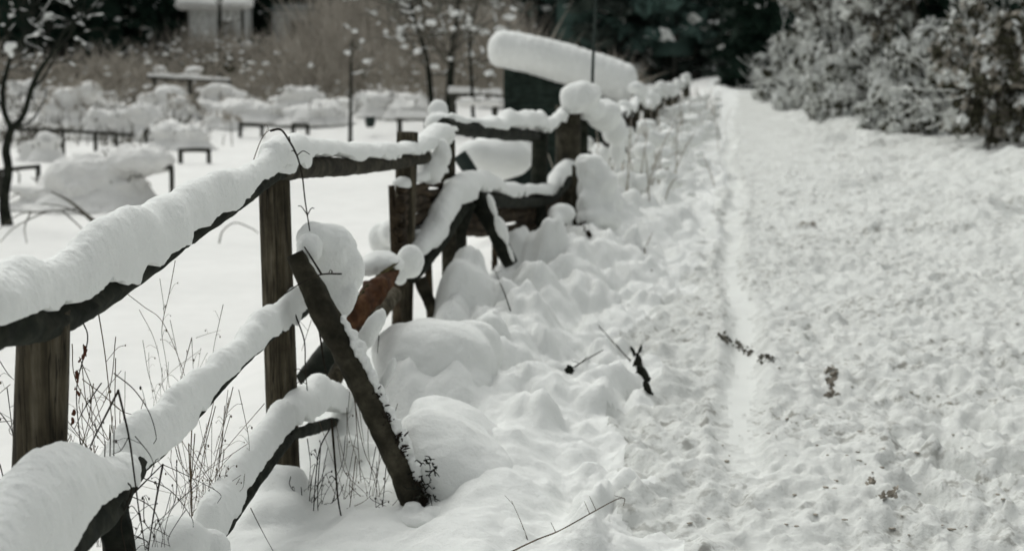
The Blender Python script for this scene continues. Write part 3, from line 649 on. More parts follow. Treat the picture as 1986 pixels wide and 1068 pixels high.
ground_twig('thin stem bent over the snow beyond the big pillow', [(990, 602, .3), (975, 560, .4), (952, 508, .5)], .004)
ground_twig('pale twig fork standing in the bank left of the sled track', [(1264, 525, .05), (1250, 490, .15), (1265, 452, .25)], .006, STEM)
ground_twig('leaning stick right of the stump', [(1143, 455, .1), (1120, 425, .3), (1100, 395, .5)], .02)
def debris(label, items, mat, name, cat, flat=True):
    """crumbled bits: items (px, py, half width px, half height px, tilt)"""
    mb = MB(); rg_ = np.random.default_rng(int(items[0][0]))
    for (px, py, a, b, tl) in items:
        q = on_ground(px, py, .004); k = q[1] / FPX
        if flat:
            n_ = int(10 + a * b * .16); c = rg_.normal(0, .5, (n_, 3)) * np.array([a * k, a * k * 2.2, .006]) + q
            c[:, 2] = height(c[:, 0], c[:, 1]) + rg_.uniform(-.002, .012, n_); mb.add(*quads(c, .017, rg_, 1.7, .5))
        else:
            V, f = ico(q, (a * k, a * k * 1.2, b * k), 3, 0, tl); V += .55 * a * k * np.column_stack([fbm(V[:, 0] * 70, V[:, 1] * 70, V[:, 2] * 30, 70 + i, 2) for i in range(3)]); mb.add(V, f)
    return solo(name, label, cat, *mb.get(), mat, smooth=False)
debris('black piece of bark with splayed ends stuck in the snow bank', [(1241, 712, 9, 26, -.25), (1250, 735, 11, 28, -.3), (1256, 757, 7, 20, -.3), (1230, 690, 4, 20, -.4), (1240, 684, 3, 18, .3)], BARK, 'bark_piece', 'bark', False)
debris('dark knob of wood at the base of the short twig', [(1104, 720, 11, 7, .5)], BARK, 'wood_chip', 'wood chip', False)
debris('dark crumbled twig lying across the sled track', [(1400, 655, 12, 7, .4), (1412, 662, 9, 5, .3), (1432, 668, 8, 6, .7), (1440, 678, 9, 4, .7), (1450, 688, 9, 3, .7)], TWIG_GREY, 'twig', 'twig')
debris('greyish clod just right of the sled track', [(1490, 700, 13, 6, .3), (1478, 692, 7, 5, .2)], TWIG_GREY, 'clod', 'clod')
debris('tuft of dry grass lying on the middle of the path', [(1566, 432, 15, 10, 0), (1575, 436, 9, 7, .3), (1558, 436, 8, 8, -.2)], TWIG, 'grass_tuft', 'grass tuft')
debris('line of dark trodden leaves in the middle of the path', [(1608, 720, 8, 7, .2), (1614, 738, 13, 11, 0), (1608, 768, 13, 7, 0), (1614, 750, 6, 6, 0)], TWIG, 'dead_leaves', 'leaves')
debris('dark leaf scrap low in the path near the bottom right', [(1730, 962, 12, 4, -.3), (1712, 966, 6, 3, 0)], TWIG, 'dead_leaves', 'leaves')
debris('dark leaf scrap left of the lower right corner', [(1692, 938, 10, 3, .1)], TWIG, 'dead_leaves', 'leaves')
mb = MB()
for _ in range(170):
    px = random.uniform(1300, 1990); py = 330 + 730 * random.random() ** .75
    if random.random() < .5: px = 1500 + abs(random.gauss(250, 170))
    if px > 1995: continue
    Yq = 1.5 * FPX / (py - HOR); xq = (px - CX) / FPX * Yq
    q = np.array([xq, Yq, hz(xq, Yq) + .002]); s = random.uniform(.004, .010)
    V, f = ico(q, (s * random.uniform(.8, 1.8), s * random.uniform(.8, 1.8), s * .3), 1, random.uniform(0, 3)); mb.add(V, f)
solo('leaf_litter', 'scattered dark crumbs of leaves and soil over the trodden path', 'litter', *mb.get(), TWIG, kind='stuff')

# ------------------------------------------------------------------ the garden beyond the fence
def gY(py, z=-.6): return (EYE - z) * FPX / (py - HOR)
def bush(label, items, twigs=40, tl=.7, mat=None, cat='shrub', name='snowy_shrub', voxel=None, group=None, snow=SNOW_GARDEN):
    """snow-covered shrub: items (px, py, rx, ry), base pixel row last"""
    base = max(i[1] + i[3] for i in items); Y = items[0][4] if len(items[0]) > 4 else min(on_ground(items[0][0], base)[1], 46)
    cx = np.mean([i[0] for i in items]); q = P(cx, base, Y); t = thing(name, label, cat, (q[0], Y, hz(q[0], Y)), group)
    el = [pb(i[0], i[1], Y + random.uniform(-.3, .3), i[2], i[3], .9) for i in items]
    zg_ = hz(q[0], Y)
    if twigs >= 30: el = [(c, (r[0] * .8, r[1] * .8, r[2] * .8), t_) for (c, r, t_) in el]
    for (c, r, _t) in list(el):
        if c[2] - r[2] < zg_ + .35: el.append((np.array([c[0] + random.uniform(-.1, .1) * r[0], c[1], zg_ + .02]), (r[0] * 1.4, r[1] * 1.4, max(.10, c[2] - zg_) * .75), 0)); el.append((np.array([c[0], c[1], zg_]), (r[0] * 1.75, r[1] * 1.6, max(.08, (c[2] - zg_) * .32)), 0))
        for _ in range(3 if twigs < 30 else 12):
            a_ = random.uniform(0, 6.28); k_ = random.uniform(.35, .6) if twigs < 30 else random.uniform(.18, .42)
            el.append((c + np.array([math.cos(a_) * r[0] * random.uniform(.5, 1.05), math.sin(a_) * r[1] * .8, random.uniform(-.5, .85) * r[2]]), (r[0] * k_, r[1] * k_, r[2] * k_ * random.uniform(.7, 1.1)), 0))
    v = voxel or max(.02, 4.0 * Y / FPX)
    part('snow', *blobs(el, v, min(.07, .3 * min(i[1][2] for i in el) + .015), 1.0 / max(.12, min(i[1][2] for i in el)), 5, 0), snow, t)
    if twigs:
        twigs = int(twigs * 2.2) if twigs >= 30 else twigs; el = [e_ for e_ in el if e_[0][2] > zg_ + .03]; mb = MB()
        for _ in range(twigs):
            c, r, _t = random.choice(el); a = random.uniform(0, 6.28); ph = random.uniform(-.5, 1.1)
            dirv = np.array([math.cos(a) * math.cos(ph), math.sin(a) * math.cos(ph), math.sin(ph)]); b0 = c + dirv * np.array(r) * .75
            e = b0 + dirv * tl * random.uniform(.3, 1) * max(r) + np.array([0, 0, random.uniform(-.06, .16)])
            mb.add(*tube([b0, (b0 + e) / 2 + np.array([random.uniform(-.04, .04), 0, random.uniform(0, .05)]), e], [.015, .012, .007], 5, 4))
        part('twigs', *mb.get(), mat or TWIG_GREY, t)
    return t
bush('big humped shrub buried in snow behind the small wooden stand', [(170, 345, 80, 48), (225, 325, 55, 40), (275, 310, 55, 25), (120, 360, 45, 38), (215, 365, 45, 32), (150, 372, 95, 26), (215, 374, 60, 24), (100, 376, 60, 20)], 26)
bush('snow cushion arching onto the small wooden stand', [(240, 352, 42, 44), (280, 318, 44, 22), (318, 312, 25, 16)], 8)
bush('twin-humped snowy shrub behind the long low railing', [(190, 235, 34, 30), (240, 238, 36, 32), (285, 228, 40, 34)], 40)
bush('snowy shrub at the right end of the long low railing', [(330, 258, 44, 30), (370, 262, 40, 26), (300, 268, 26, 22)], 50)
bush('snow hump showing behind the crown of the bare fruit tree', [(40, 178, 30, 26), (62, 170, 20, 22)], 40)
bush('snow hump under the railing beside the bare fruit tree', [(90, 275, 30, 26), (60, 290, 24, 22)], 40)
bush('broad grey twiggy shrub dusted with snow left of the twin humps', [(130, 190, 36, 26), (175, 178, 30, 26), (105, 215, 26, 24), (150, 222, 30, 20)], 300, .8, mat=TWIG)
bush('tall white shrub left of the long far bar', [(330, 185, 40, 24), (290, 195, 30, 20)], 60, mat=TWIG)
bush('twiggy brown shrub below the long far bar', [(350, 205, 26, 24), (370, 215, 16, 18)], 220, .9, mat=TWIG)
bush('low white hump right of the long far bar', [(425, 182, 36, 20), (460, 190, 26, 14)], 20)
bush('smooth snow hump above the two small frames', [(475, 215, 48, 22), (510, 218, 34, 18)], 16)
bush('white hump midway along the far edge of the garden', [(585, 185, 44, 20), (545, 198, 34, 16), (620, 196, 22, 18)], 50)
bush('white hump left of the slender sapling', [(590, 222, 44, 18), (640, 218, 30, 16)], 26)
bush('white hump right of the slender sapling', [(725, 200, 40, 26), (755, 192, 26, 18), (695, 205, 22, 18)], 40)
bush('low snow hump left of the leaning orchard trees', [(800, 212, 30, 16), (775, 215, 22, 12)], 16)
bush('small snow cap on a post at the foot of the conifers', [(310, 138, 13, 11, 46.), (318, 142, 8, 8)], 6)
bush('second small snow cap beside the long far bar', [(375, 139, 17, 10, 46.), (368, 145, 10, 8)], 6)
bush('snow-topped dark shrub below the pale hut', [(480, 88, 24, 10, 56.), (470, 96, 14, 8)], 120, .8, mat=NEEDLE)
bush('snowed-under row of plants in front of the dark shed', [(930, 195, 40, 10, 34.), (905, 200, 30, 10), (960, 198, 26, 10)], 30)
for i in range(64):
    px = random.uniform(0, 960); py = random.choice((random.uniform(174, 192), random.uniform(180, 236) if px < 440 else random.uniform(178, 210))); rx = random.uniform(12, 36)
    bush('small rounded snow hummock on the far side of the garden', [(px, py, rx, rx * .42), (px + rx * .6, py + 4, rx * .6, rx * .32)], random.choice((10, 50, 110)), .8, mat=TWIG, name='snow_hummock', cat='hummock', group='snow hummocks across the garden')

def frame(label, bar, legs, r=.035, name='wooden_trestle', Y=None, snow=True):
    """low wooden frame: bar (px,py)->(px,py), legs (px, top, bottom)"""
    Y = Y or gY(max(l[2] for l in legs)); a0, a1 = P(*bar[0], Y), P(*bar[1], Y)
    t = thing(name, label, 'trestle', ((a0[0] + a1[0]) / 2, Y, hz(a0[0], Y)))
    part('bar', *tube([a0, (a0 + a1) / 2 + np.array([0, 0, .01]), a1], r, 12, 8, .1, 6), FRAMEW, t)
    for (px, y0, y1) in legs:
        q0 = P(px, y0, Y); q1 = P(px, y1, Y); q1[2] = min(q1[2], hz(q1[0], Y)) - .1
        part('leg', *tube([q0, q1], r * 1.1, 6, 8, .1, 6), FRAMEW, t)
    if snow: part('snow_cap', *snowcap([a0 + [0, 0, r * .6], a1 + [0, 0, r * .6]], r * 1.5, r * 1.8, 40, 14, .3, .4, 5, .01), SNOW_GARDEN, t)
    return t
frame('long low dark railing behind the bare fruit tree', [(28, 250), (258, 262)], [(70, 252, 302), (122, 254, 285), (185, 258, 285), (283, 250, 284), (225, 260, 286)], .04, Y=31, snow=False)
frame('small wooden stand beside the snow cushion', [(264, 333), (336, 324)], [(268, 332, 392), (333, 325, 386)], .032, snow=False)
frame('low rail with one post at the left edge of the garden', [(-10, 334), (78, 323)], [(74, 323, 374), (0, 334, 380)], .035, snow=False)
frame('low dark sill in the middle of the garden', [(346, 292), (408, 291)], [(405, 291, 306), (350, 292, 304)], .045, Y=29, snow=False)
frame('left one of two small frames under a snow hump', [(464, 241), (512, 244)], [(466, 241, 268), (508, 244, 262)], .05, snow=False)
frame('right one of two small frames under a snow hump', [(566, 242), (598, 243)], [(568, 242, 264), (597, 243, 266)], .05, snow=False)
frame('thin far bench rail behind the fourth hump', [(380, 234), (416, 238)], [(414, 238, 252), (384, 234, 248)], .04, Y=41, snow=False)
frame('long far bar at the foot of the brown brush', [(285, 150), (448, 158)], [(445, 157, 168), (368, 154, 180), (300, 152, 165)], .055, Y=44, snow=True)
frame('short rail showing behind the third post', [(768, 231), (832, 231)], [(775, 231, 262), (828, 231, 258)], .05, Y=30, snow=True)
frame('far rail left of the dark shed', [(868, 182), (975, 186)], [(880, 182, 205), (960, 186, 206)], .07, Y=38, snow=True)
solo('garden_stake', 'short lone stake left of the small wooden stand', 'stake', *tube([P(155, 374, 21), P(156, 402, 21)], .035, 6, 8, .1, 6), FRAMEW)
_mb = MB(); _mb.add(*tube([P(718, 226, 38.), P(718, 235, 38.), P(718, 247, 38.)], [.12, .14, .10], 10, 12)); _mb.add(*ico(P(718, 227, 38.), (.12, .12, .06), 2), 1)
V, f = _mb.get(); solo('flower_pot', 'small dark pot standing alone on the snow right of the sapling', 'pot', V, f, [METAL, SNOW_GARDEN], midx=_mb.m)

mb = MB(); mc = MB()
for _c in range(46):
    cx_ = random.uniform(0, 460); cp = random.uniform(196, 290) if cx_ < 420 else random.uniform(190, 215); g_ = on_ground(cx_, cp)
    for i in range(random.randint(8, 22)):
        x0 = g_[0] + random.gauss(0, .35); y0 = g_[1] + random.gauss(0, .5); z0 = hz(x0, y0); h = random.uniform(.15, .6); e = np.array([x0 + random.gauss(0, .2), y0 + random.gauss(0, .1), z0 + h])
        mb.add(*tube([[x0, y0, z0 - .05], (np.array([x0, y0, z0]) + e) / 2 + [0, 0, .06], e], [.014, .012, .007], 5, 4))
        if random.random() < .3: s_ = random.uniform(.03, .09); mc.add(*ico(e, (s_ * 1.3, s_, s_ * .7), 2))
gw = solo('garden_weeds', 'dry brown weeds standing through the snow between the garden mounds', 'weeds', *mb.get(), TWIG_GREY, kind='stuff'); part('snow', *mc.get(), SNOW_GARDEN, gw)

# fallen branch in the near garden
mb = MB(); g0 = P(196, 440, 13.5)
mb.add(*tube([P(202, 446, 13.5), P(165, 415, 13.6), P(135, 390, 13.8), (P(100, 372, 14))], [.032, .02, .013, .007], 24, 8, .1, 8))
for pts in ([(150, 405), (90, 410), (40, 415), (-10, 450)], [(165, 418), (120, 400), (80, 395)], [(60, 412), (48, 440), (52, 472)], [(90, 410), (30, 440), (0, 470)], [(120, 408), (160, 445), (170, 470)]):
    mb.add(*tube([P(a, b, 13.6) for a, b in pts], list(np.linspace(.008, .004, len(pts))), 18, 6))
solo('fallen_branch', 'bare forked branch lying on the garden snow above the front rail', 'branch', *mb.get(), TWIG_GREY)
mb = MB(); mb.add(*tube([P(425, 472, 11.5), P(432, 448, 11.5), P(455, 432, 11.5), P(482, 440, 11.5), P(502, 452, 11.5)], [.007, .006, .005, .005, .004], 24, 6))
solo('bent_twig', 'single thin twig bent in an arch over the garden snow left of the brown post', 'twig', *mb.get(), TWIG_GREY)

# ------------------------------------------------------------------ trees
def grow(mb, p, d, L, r, depth, rng, tips, spread=.6, gravity=.0, nseg=4, minr=.004):
    pts = [np.array(p)]; rad = [r]; dd = np.array(d, float)
    for i in range(nseg):
        dd = dd + rng.normal(0, .14, 3); dd[2] += gravity; dd /= np.linalg.norm(dd)
        pts.append(pts[-1] + dd * L / nseg); rad.append(max(r * (1 - .42 * (i + 1) / nseg), minr))
    mb.add(*tube(pts, rad, 2 * nseg + 2, 7 if r > .03 else 5, .06 if r > .03 else 0, 6))
    tips.append(pts)
    if depth <= 0: return
    for k in range(rng.integers(2, 5)):
        i = rng.integers(1, nseg + 1); ax = rng.normal(0, 1, 3); ax -= ax.dot(dd) * dd; ax /= np.linalg.norm(ax)
        nd = dd * math.cos(spread) + ax * math.sin(spread); nd[2] += .12
        grow(mb, pts[i], nd / np.linalg.norm(nd), L * rng.uniform(.5, .78), rad[i] * .62, depth - 1, rng, tips, spread, gravity, nseg, minr)
def branch_snow(tips, rng, share=.6, w=.03, blob=0, bs=.1):
    mb = MB()
    for pts in tips:
        if rng.random() > share: continue
        a = rng.integers(0, len(pts) - 1)
        seg = pts[a:a + 3]
        if len(seg) < 2 or abs((seg[1] - seg[0])[2]) > .8 * np.linalg.norm(seg[1] - seg[0]): continue
        mb.add(*snowcap([q + np.array([0, 0, .01]) for q in seg], w * rng.uniform(.7, 1.5), w * rng.uniform(1, 2), 14, 8, .4, .4, 4, .01, 0, .12))
    for _ in range(blob):
        pts = tips[rng.integers(0, len(tips))]; q = pts[rng.integers(1, len(pts))]; s = bs * rng.uniform(.5, 1.3)
        V, f = ico(q + np.array([0, 0, s * .3]), (s * rng.uniform(.9, 1.7), s, s * .75), 2); V += s * .3 * np.column_stack([noise3(V[:, 0] / s * 1.2, V[:, 1] / s * 1.2, V[:, 2] / s * 1.2, i) for i in range(3)]); mb.add(V, f)
    return mb
# fruit tree at the left edge
rng = np.random.default_rng(5)
ft = thing('fruit_tree', 'bare fruit tree with snow on its forking boughs at the left edge', 'tree', P(10, 430, 18.4))
TY = 18.4
mb = MB(); tips = []
mb.add(*tube([P(14, 440, TY), P(8, 390, TY), P(16, 330, TY), P(12, 290, TY), P(22, 248, TY)], [.075, .062, .055, .055, .05], 30, 12, .1, 5))
def limb(pts, r0, r1, Y=TY, n=26, forks=0, fl=.5):
    w = [P(a, b, Y + (random.uniform(-.15, .15) if i else 0)) for i, (a, b) in enumerate(pts)]
    mb.add(*tube(w, list(np.linspace(r0, r1, len(w))), n, 8, .08, 6)); tips.append(w)
    q = curve(np.array(w), 20)
    for _ in range(forks):
        i = rng.integers(4, 19); d = rng.normal(0, 1, 3); d[2] = abs(d[2]) * .6 + .1; d[1] *= .5
        grow(mb, q[i], d / np.linalg.norm(d), fl * rng.uniform(.6, 1.2), r1 * .9, 1, rng, tips, .7, 0, 4, .005)
limb([(22, 250), (45, 225), (62, 170), (82, 130), (105, 100), (125, 60), (160, 30), (215, -10)], .045, .012, forks=7)
limb([(22, 250), (8, 215), (6, 170), (18, 120), (22, 100), (15, 60), (22, 20), (10, -30)], .04, .012, forks=7)
limb([(22, 100), (50, 70), (80, 30), (110, -15)], .022, .009, forks=4)
limb([(60, 175), (85, 150), (110, 105), (130, 75)], .02, .008, forks=3)
limb([(24, 248), (60, 235), (85, 195), (90, 170)], .018, .007, forks=2, fl=.35)
limb([(125, 60), (150, 48), (175, 58), (198, 57), (206, 72), (214, 56), (230, 54)], .013, .007, forks=1, fl=.3)
limb([(105, 100), (135, 70), (160, 20), (168, -20)], .018, .008, forks=3)
limb([(8, 210), (-20, 180), (-50, 130)], .02, .01, forks=3)
part('trunk', *mb.get(), BARK, ft)
sb = branch_snow(tips, rng, .6, .011, 20, .028)
sb.add(*blobs([pb(16, 92, TY - .06, 8, 10), pb(28, 88, TY - .06, 9, 6), pb(22, 105, TY - .06, 5, 8)], .02, .01, 8, 2)); 
part('snow', *sb.get(), SNOW, ft)

def sapling(label, trunk, Y, r0, seed, cat='tree', name='sapling', forks=14, fl=1.0, share=.5, blob=14, bs=.14, depth=1, mat=TWIG_GREY, kind_trunk=BARK):
    rng = np.random.default_rng(seed); mb = MB(); tips = []; w = [P(a, b, Y) for a, b in trunk]; w[-1][2] = hz(w[-1][0], Y) - .1
    t = thing(name, label, cat, w[-1]); w = w[::-1]
    V = tube(w, list(np.linspace(r0, r0 * .4, len(w))), 30, 10, .08, 4); part('trunk', *V, kind_trunk, t)
    q = curve(np.array(w), 40)
    for _ in range(forks):
        i = rng.integers(8, 40); d = rng.normal(0, 1, 3); d[2] = abs(d[2]) * .7; grow(mb, q[i], d / np.linalg.norm(d), fl * rng.uniform(.4, 1.1), r0 * .4, depth, rng, tips, .7, .02, 4, .008)
    part('branches', *mb.get(), mat, t)
    part('snow', *branch_snow(tips, rng, share * .6, .022, int(blob * 1.8), bs * .62).get(), SNOW, t)
    return t
sapling('slender upright sapling standing alone in the garden snow', [(681, 78), (681, 130), (680, 200), (679, 274)], 36, .055, 1, forks=9, fl=.7, blob=4, bs=.10)
sapling('orchard tree leaning left with snow tufts in its crown', [(790, -30), (800, 25), (818, 80), (830, 130), (840, 195)], 40, .085, 2, name='orchard_tree', forks=16, fl=1.6, blob=12, bs=.15, depth=2)
sapling('dark straight orchard tree just right of the leaning one', [(892, -30), (884, 50), (876, 110), (868, 200)], 40, .11, 3, name='orchard_tree', forks=16, fl=1.7, blob=14, bs=.15, depth=2)
sapling('thin orchard tree left of the dark shed', [(930, -20), (912, 80), (914, 150), (921, 230)], 34, .05, 4, name='orchard_tree', forks=13, fl=1.3, blob=9, bs=.12, depth=2)
sapling('pale slim tree at the far end of the path', [(1375, -20), (1372, 50), (1385, 110), (1390, 148)], 82, .12, 6, name='slim_tree', forks=10, fl=1.8, blob=6, bs=.2, depth=1, kind_trunk=TRUNK_FAR)
sapling('bare tree in front of the pale hut', [(428, -40), (426, 10), (424, 68)], 57, .10, 8, name='bare_tree', forks=8, fl=1.4, blob=3, bs=.15)

# thin pole behind the thick post
solo('thin_pole', 'thin dark metal pole rising past the roof of the shed', 'pole', *tube([P(1157, -60, 12.6), P(1155, 20, 12.6), P(1150, 120, 12.6), P(1148, 215, 12.6)], [.010, .012, .014, .016], 20, 8, .05, 6), METAL)

# ------------------------------------------------------------------ the dark shed
SY = 22.0
sh = thing('shed', 'dark green wooden shed with a sloping roof under a thick slab of snow', 'shed', (P(1095, 300, SY)[0], SY, -.6))
xa, xb = P(977, 120, SY)[0], P(1207, 200, SY)[0]; za, zb_ = P(960, 121, SY)[2], P(1213, 193, SY)[2]; dep = 1.7
def zroof(x): return za + (zb_ - za) * (x - P(960, 0, SY)[0]) / (P(1213, 0, SY)[0] - P(960, 0, SY)[0])
V = [[xa, SY, -.8], [xb, SY, -.8], [xb, SY, zroof(xb)], [xa, SY, zroof(xa)], [xa, SY + dep, -.8], [xb, SY + dep, -.8], [xb, SY + dep, zroof(xb)], [xa, SY + dep, zroof(xa)]]
part('wall', V, [[0, 1, 2, 3], [5, 4, 7, 6], [4, 0, 3, 7], [1, 5, 6, 2]], SHEDWOOD, sh, smooth=False)
mb = MB()
zz = -.75
while zz < zroof(xa) - .05:
    x1 = xb if zz + .13 < zroof(xb) else xa + (xb - xa) * (zroof(xa) - zz - .14) / (zroof(xa) - zroof(xb))
    if x1 > xa + .1: box(mb, ((xa + x1) / 2, SY - .012, zz + .065), (x1 - xa, .02, .122))
    zz += .132
part('boards', *mb.get(), SHEDWOOD, sh, smooth=False)
x0, x1 = P(952, 0, SY)[0], P(1222, 0, SY)[0]; V = []
for yy_ in (SY - .18, SY + dep + .15):
    for (x, dz) in ((x0, 0), (x1, 0), (x1, .06), (x0, .06)): V.append([x, yy_, zroof(x) + dz + .004])
roof = part('roof', V, [[3, 2, 1, 0], [4, 5, 6, 7], [0, 1, 5, 4], [1, 2, 6, 5], [2, 3, 7, 6], [3, 0, 4, 7]], METAL, sh, smooth=False)
items = []
for t in np.linspace(0, 1, 15):
    px = 972 + (1208 - 972) * t; yc = 95 + 30 * t + 36 * t ** 1.7; ry = 36 + 1.5 * math.sin(t * 3) + 2 * t
    for yo in np.linspace(0, dep, 4):
        c = P(px, yc, SY - .1); c[1] += yo; items.append((c, (26 * SY / FPX, .34, ry * SY / FPX), .25))
part('snow_cap', *blobs(items, .028, .016, 2.6, 5, .003), SNOW, roof)

# ------------------------------------------------------------------ far fence along the path
df = thing('field_fence', 'distant dark post fence with snow tufts and dry weeds running to the path end', 'fence', (2., 20, 0))
yy_ = 16.2; k = 0
prev = None
while yy_ < 40:
    x = float(xf(yy_)) + random.uniform(-.08, .08); z0 = hz(x, yy_); h = random.uniform(.82, 1.02)
    tp = np.array([x + random.uniform(-.08, .08), yy_, z0 + h])
    part('post', *tube([[x, yy_, z0 - .1], (np.array([x, yy_, z0]) + tp) / 2, tp], [.07, .065, .06], 10, 9, .1, 6), BARK_BROWN, df)
    if prev is not None:
        for dz in (-.12, -.55):
            r_ = part('rail', *tube([prev + [0, 0, dz], (prev + tp) / 2 + [0, 0, dz - .05], tp + [0, 0, dz]], [.045, .04, .045], 16, 8, .15, 6), BARK_BROWN, df)
            part('snow_cap', *snowcap([prev + [0, 0, dz + .03], (prev + tp) / 2 + [0, 0, dz - .02], tp + [0, 0, dz + .03]], .07, .10 if dz > -.3 else .07, 40, 14, .4, .5, 4, .02), SNOW, r_)
    s = random.uniform(.08, .12); part('snow_cap', *blobs([(tp + [0, 0, s * .5], (s, s, s * .8)), (tp + [s * .5, 0, 0], (s * .7, s * .7, s))], .035, .02, 5, 3), SNOW, df)
    prev = tp; yy_ += random.uniform(1.5, 1.9); k += 1
bush('ragged snowy bush with dark gaps beside the thick snow-capped post', [(1203, 252, 18, 15, 13.6), (1185, 265, 20, 22), (1215, 262, 18, 28), (1198, 305, 18, 24), (1226, 250, 9, 16), (1172, 300, 14, 22)], 90, .7, mat=STEM_DARK, snow=SNOW)
mb = MB()
for i in range(300):
    y0 = random.uniform(12.8, 38); x0 = float(xf(y0)) + random.gauss(.25, .28); z0 = hz(x0, y0); h = random.uniform(.2, .75)
    e = np.array([x0 + random.gauss(0, .18), y0 + random.gauss(0, .18), z0 + h]); mb.add(*tube([[x0, y0, z0 - .05], (np.array([x0, y0, z0]) + e) / 2 + [0, 0, .05], e], [.008, .007, .004], 4, 3))
solo('dry_grass', 'dry brown grass and weeds growing along the distant fence', 'grass', *mb.get(), TWIG, kind='stuff')
mb = MB()
for i in range(420):
    y0 = random.uniform(13, 36); x0 = float(xf(y0)) + random.gauss(.3, .3); z0 = hz(x0, y0); s = random.uniform(.04, .12)
    V, f = ico([x0, y0, z0 + random.uniform(0, .5)], (s, s, s * .8), 2); V += s * .4 * np.column_stack([noise3(V[:, 0] / s, V[:, 1] / s, V[:, 2] / s, i_) for i_ in range(3)]); mb.add(V, f)
solo('snow_tufts', 'clumps of snow caught in the weeds along the distant fence', 'snow', *mb.get(), SNOW, kind='stuff')

# ------------------------------------------------------------------ huts on the slope behind the garden
def hut(label, px0, px1, pye, pyb, Y, dep, roofh, mat, over=.06, name='hut', thick=.22):
    x0, x1 = P(px0, 0, Y)[0], P(px1, 0, Y)[0]; ze = P(px0, pye, Y)[2]; zb = hz((x0 + x1) / 2, Y) - .4
    t = thing(name, label, 'hut', ((x0 + x1) / 2, Y, zb)); mb = MB()
    box(mb, ((x0 + x1) / 2, Y + dep / 2, (ze + zb) / 2), (x1 - x0, dep, ze - zb)); part('wall', *mb.get(), mat, t, smooth=False)
    for e in (x0, x1):
        mb = MB(); box(mb, (e, Y - .03, (ze + zb) / 2), (.1, .12, ze - zb + .01)); part('corner_post', *mb.get(), FRAMEW, t, smooth=False)
    V = []
    for x in (x0 - over, x1 + over): V += [[x, Y - over, ze - .04], [x, Y + dep + over, ze - .04], [x, Y + dep / 2, ze + roofh]]
    rf = part('roof', V, [[0, 1, 2], [5, 4, 3], [0, 2, 5, 3], [2, 1, 4, 5], [1, 0, 3, 4]], METAL, t, smooth=False)
    items = []
    for x in np.linspace(x0 - over, x1 + over, 7):
        for u in np.linspace(0, 1, 5):
            items.append((np.array([x, Y - over + (dep / 2 + over) * u, ze - .04 + (roofh + .04) * u + thick * .5]), (.45, .4, thick)))
    if thick: part('snow_cap', *blobs(items, .09, .03, 1.2, 4, 0), SNOW_GARDEN, rf)
    mb = MB(); cx = x0 + (x1 - x0) * .7
    box(mb, (cx, Y - .035, zb + .4 + .62), (.62, .05, 1.25)); part('door', *mb.get(), FRAMEW if mat is GREYWOOD else GREYWOOD, t, smooth=False)
    return t
hut('pale hut with a snowy roof standing among the trees at the top', 362, 470, 14, 68, 61, 2.2, .9, PALEWALL)
hut('grey plank hut half hidden by brush right of the pale hut', 525, 600, 20, 75, 62, 2.0, .3, GREYWOOD, thick=0)

# ------------------------------------------------------------------ brush, conifers and frosted bushes
def conifer(H, R, n, rng, size=.22, z0=.3, snow=.12, frost=.0):
    """drooping boughs made of many needle sprays; returns V, F, material index, inner core"""
    nb = n // 40; C = []; M = []
    for _ in range(nb):
        t = rng.random() ** 1.15; z = z0 + (H - z0) * t; r = R * (1 - t) ** .8 * rng.uniform(.65, 1.12); a = rng.uniform(0, 6.283)
        u = rng.random(40) ** .6; wd = .16 * r + .08
        lat = rng.normal(0, 1, 40) * wd * (.35 + .65 * np.sin(u * 3.0)); dz = -.28 * r * u ** 1.6 + rng.normal(0, .05, 40) + .06
        C.append(np.column_stack([np.cos(a) * u * r - np.sin(a) * lat, np.sin(a) * u * r + np.cos(a) * lat, z + dz]))
        m = np.zeros(40, int); hi = dz + .28 * r * u ** 1.6 > .07
        m[(rng.random(40) < snow * (rng.random() < .5) * 3) & hi] = 1
        if frost: m[rng.random(40) < frost] = 2
        M.append(m)
    C = np.concatenate(C); M = np.concatenate(M)
    V, Fq = quads(C, size, rng, 2.0, .5)
    return V, Fq, M
def core_cone(H, R, z0, rng):  # solid dark cone added inside a crown to block light
    V, f = tube([[0, 0, z0], [0, 0, z0 + (H - z0) * .4], [0, 0, H * .92]], [R * .62, R * .40, .03], 9, 9, .2, 2)
    return V, f
con_meshes = []
for k in range(3):
    rg = np.random.default_rng(40 + k)
    con_meshes.append((conifer(9, 2.3, 7000, rg, .20, .25, .05), core_cone(9, 2.0, .4, rg)))
def add_conifer(label, px, py, Y, sc, variant, mat=NEEDLE, rz=0., frost=FROST, name='conifer', sx=1.0):
    q = P(px, py, Y); z = hz(q[0], Y); t = thing(name, label, 'tree', (q[0], Y, z)); (V, Fq, M), (cv, cf) = con_meshes[variant]
    ca, sa = math.cos(rz), math.sin(rz)
    R_ = lambda A: np.column_stack([(A[:, 0] * ca - A[:, 1] * sa) * sx, (A[:, 0] * sa + A[:, 1] * ca) * sx, A[:, 2]]) * sc + np.array([q[0], Y, z])
    part('crown', R_(V), Fq, [mat, SNOW, frost], t, midx=M, smooth=False)
    mb = MB(); mb.add(*tube([[0, 0, -.2], [0, 0, 4], [.05, 0, 8.6]], [.19, .12, .02], 12, 9, .08, 3)); V2, f2 = mb.get()
    part('trunk', R_(V2), f2, BARK, t)
    part('light_blocker', R_(cv), cf, mat, t)  # added light-blocking cone hidden in the crown
    return t
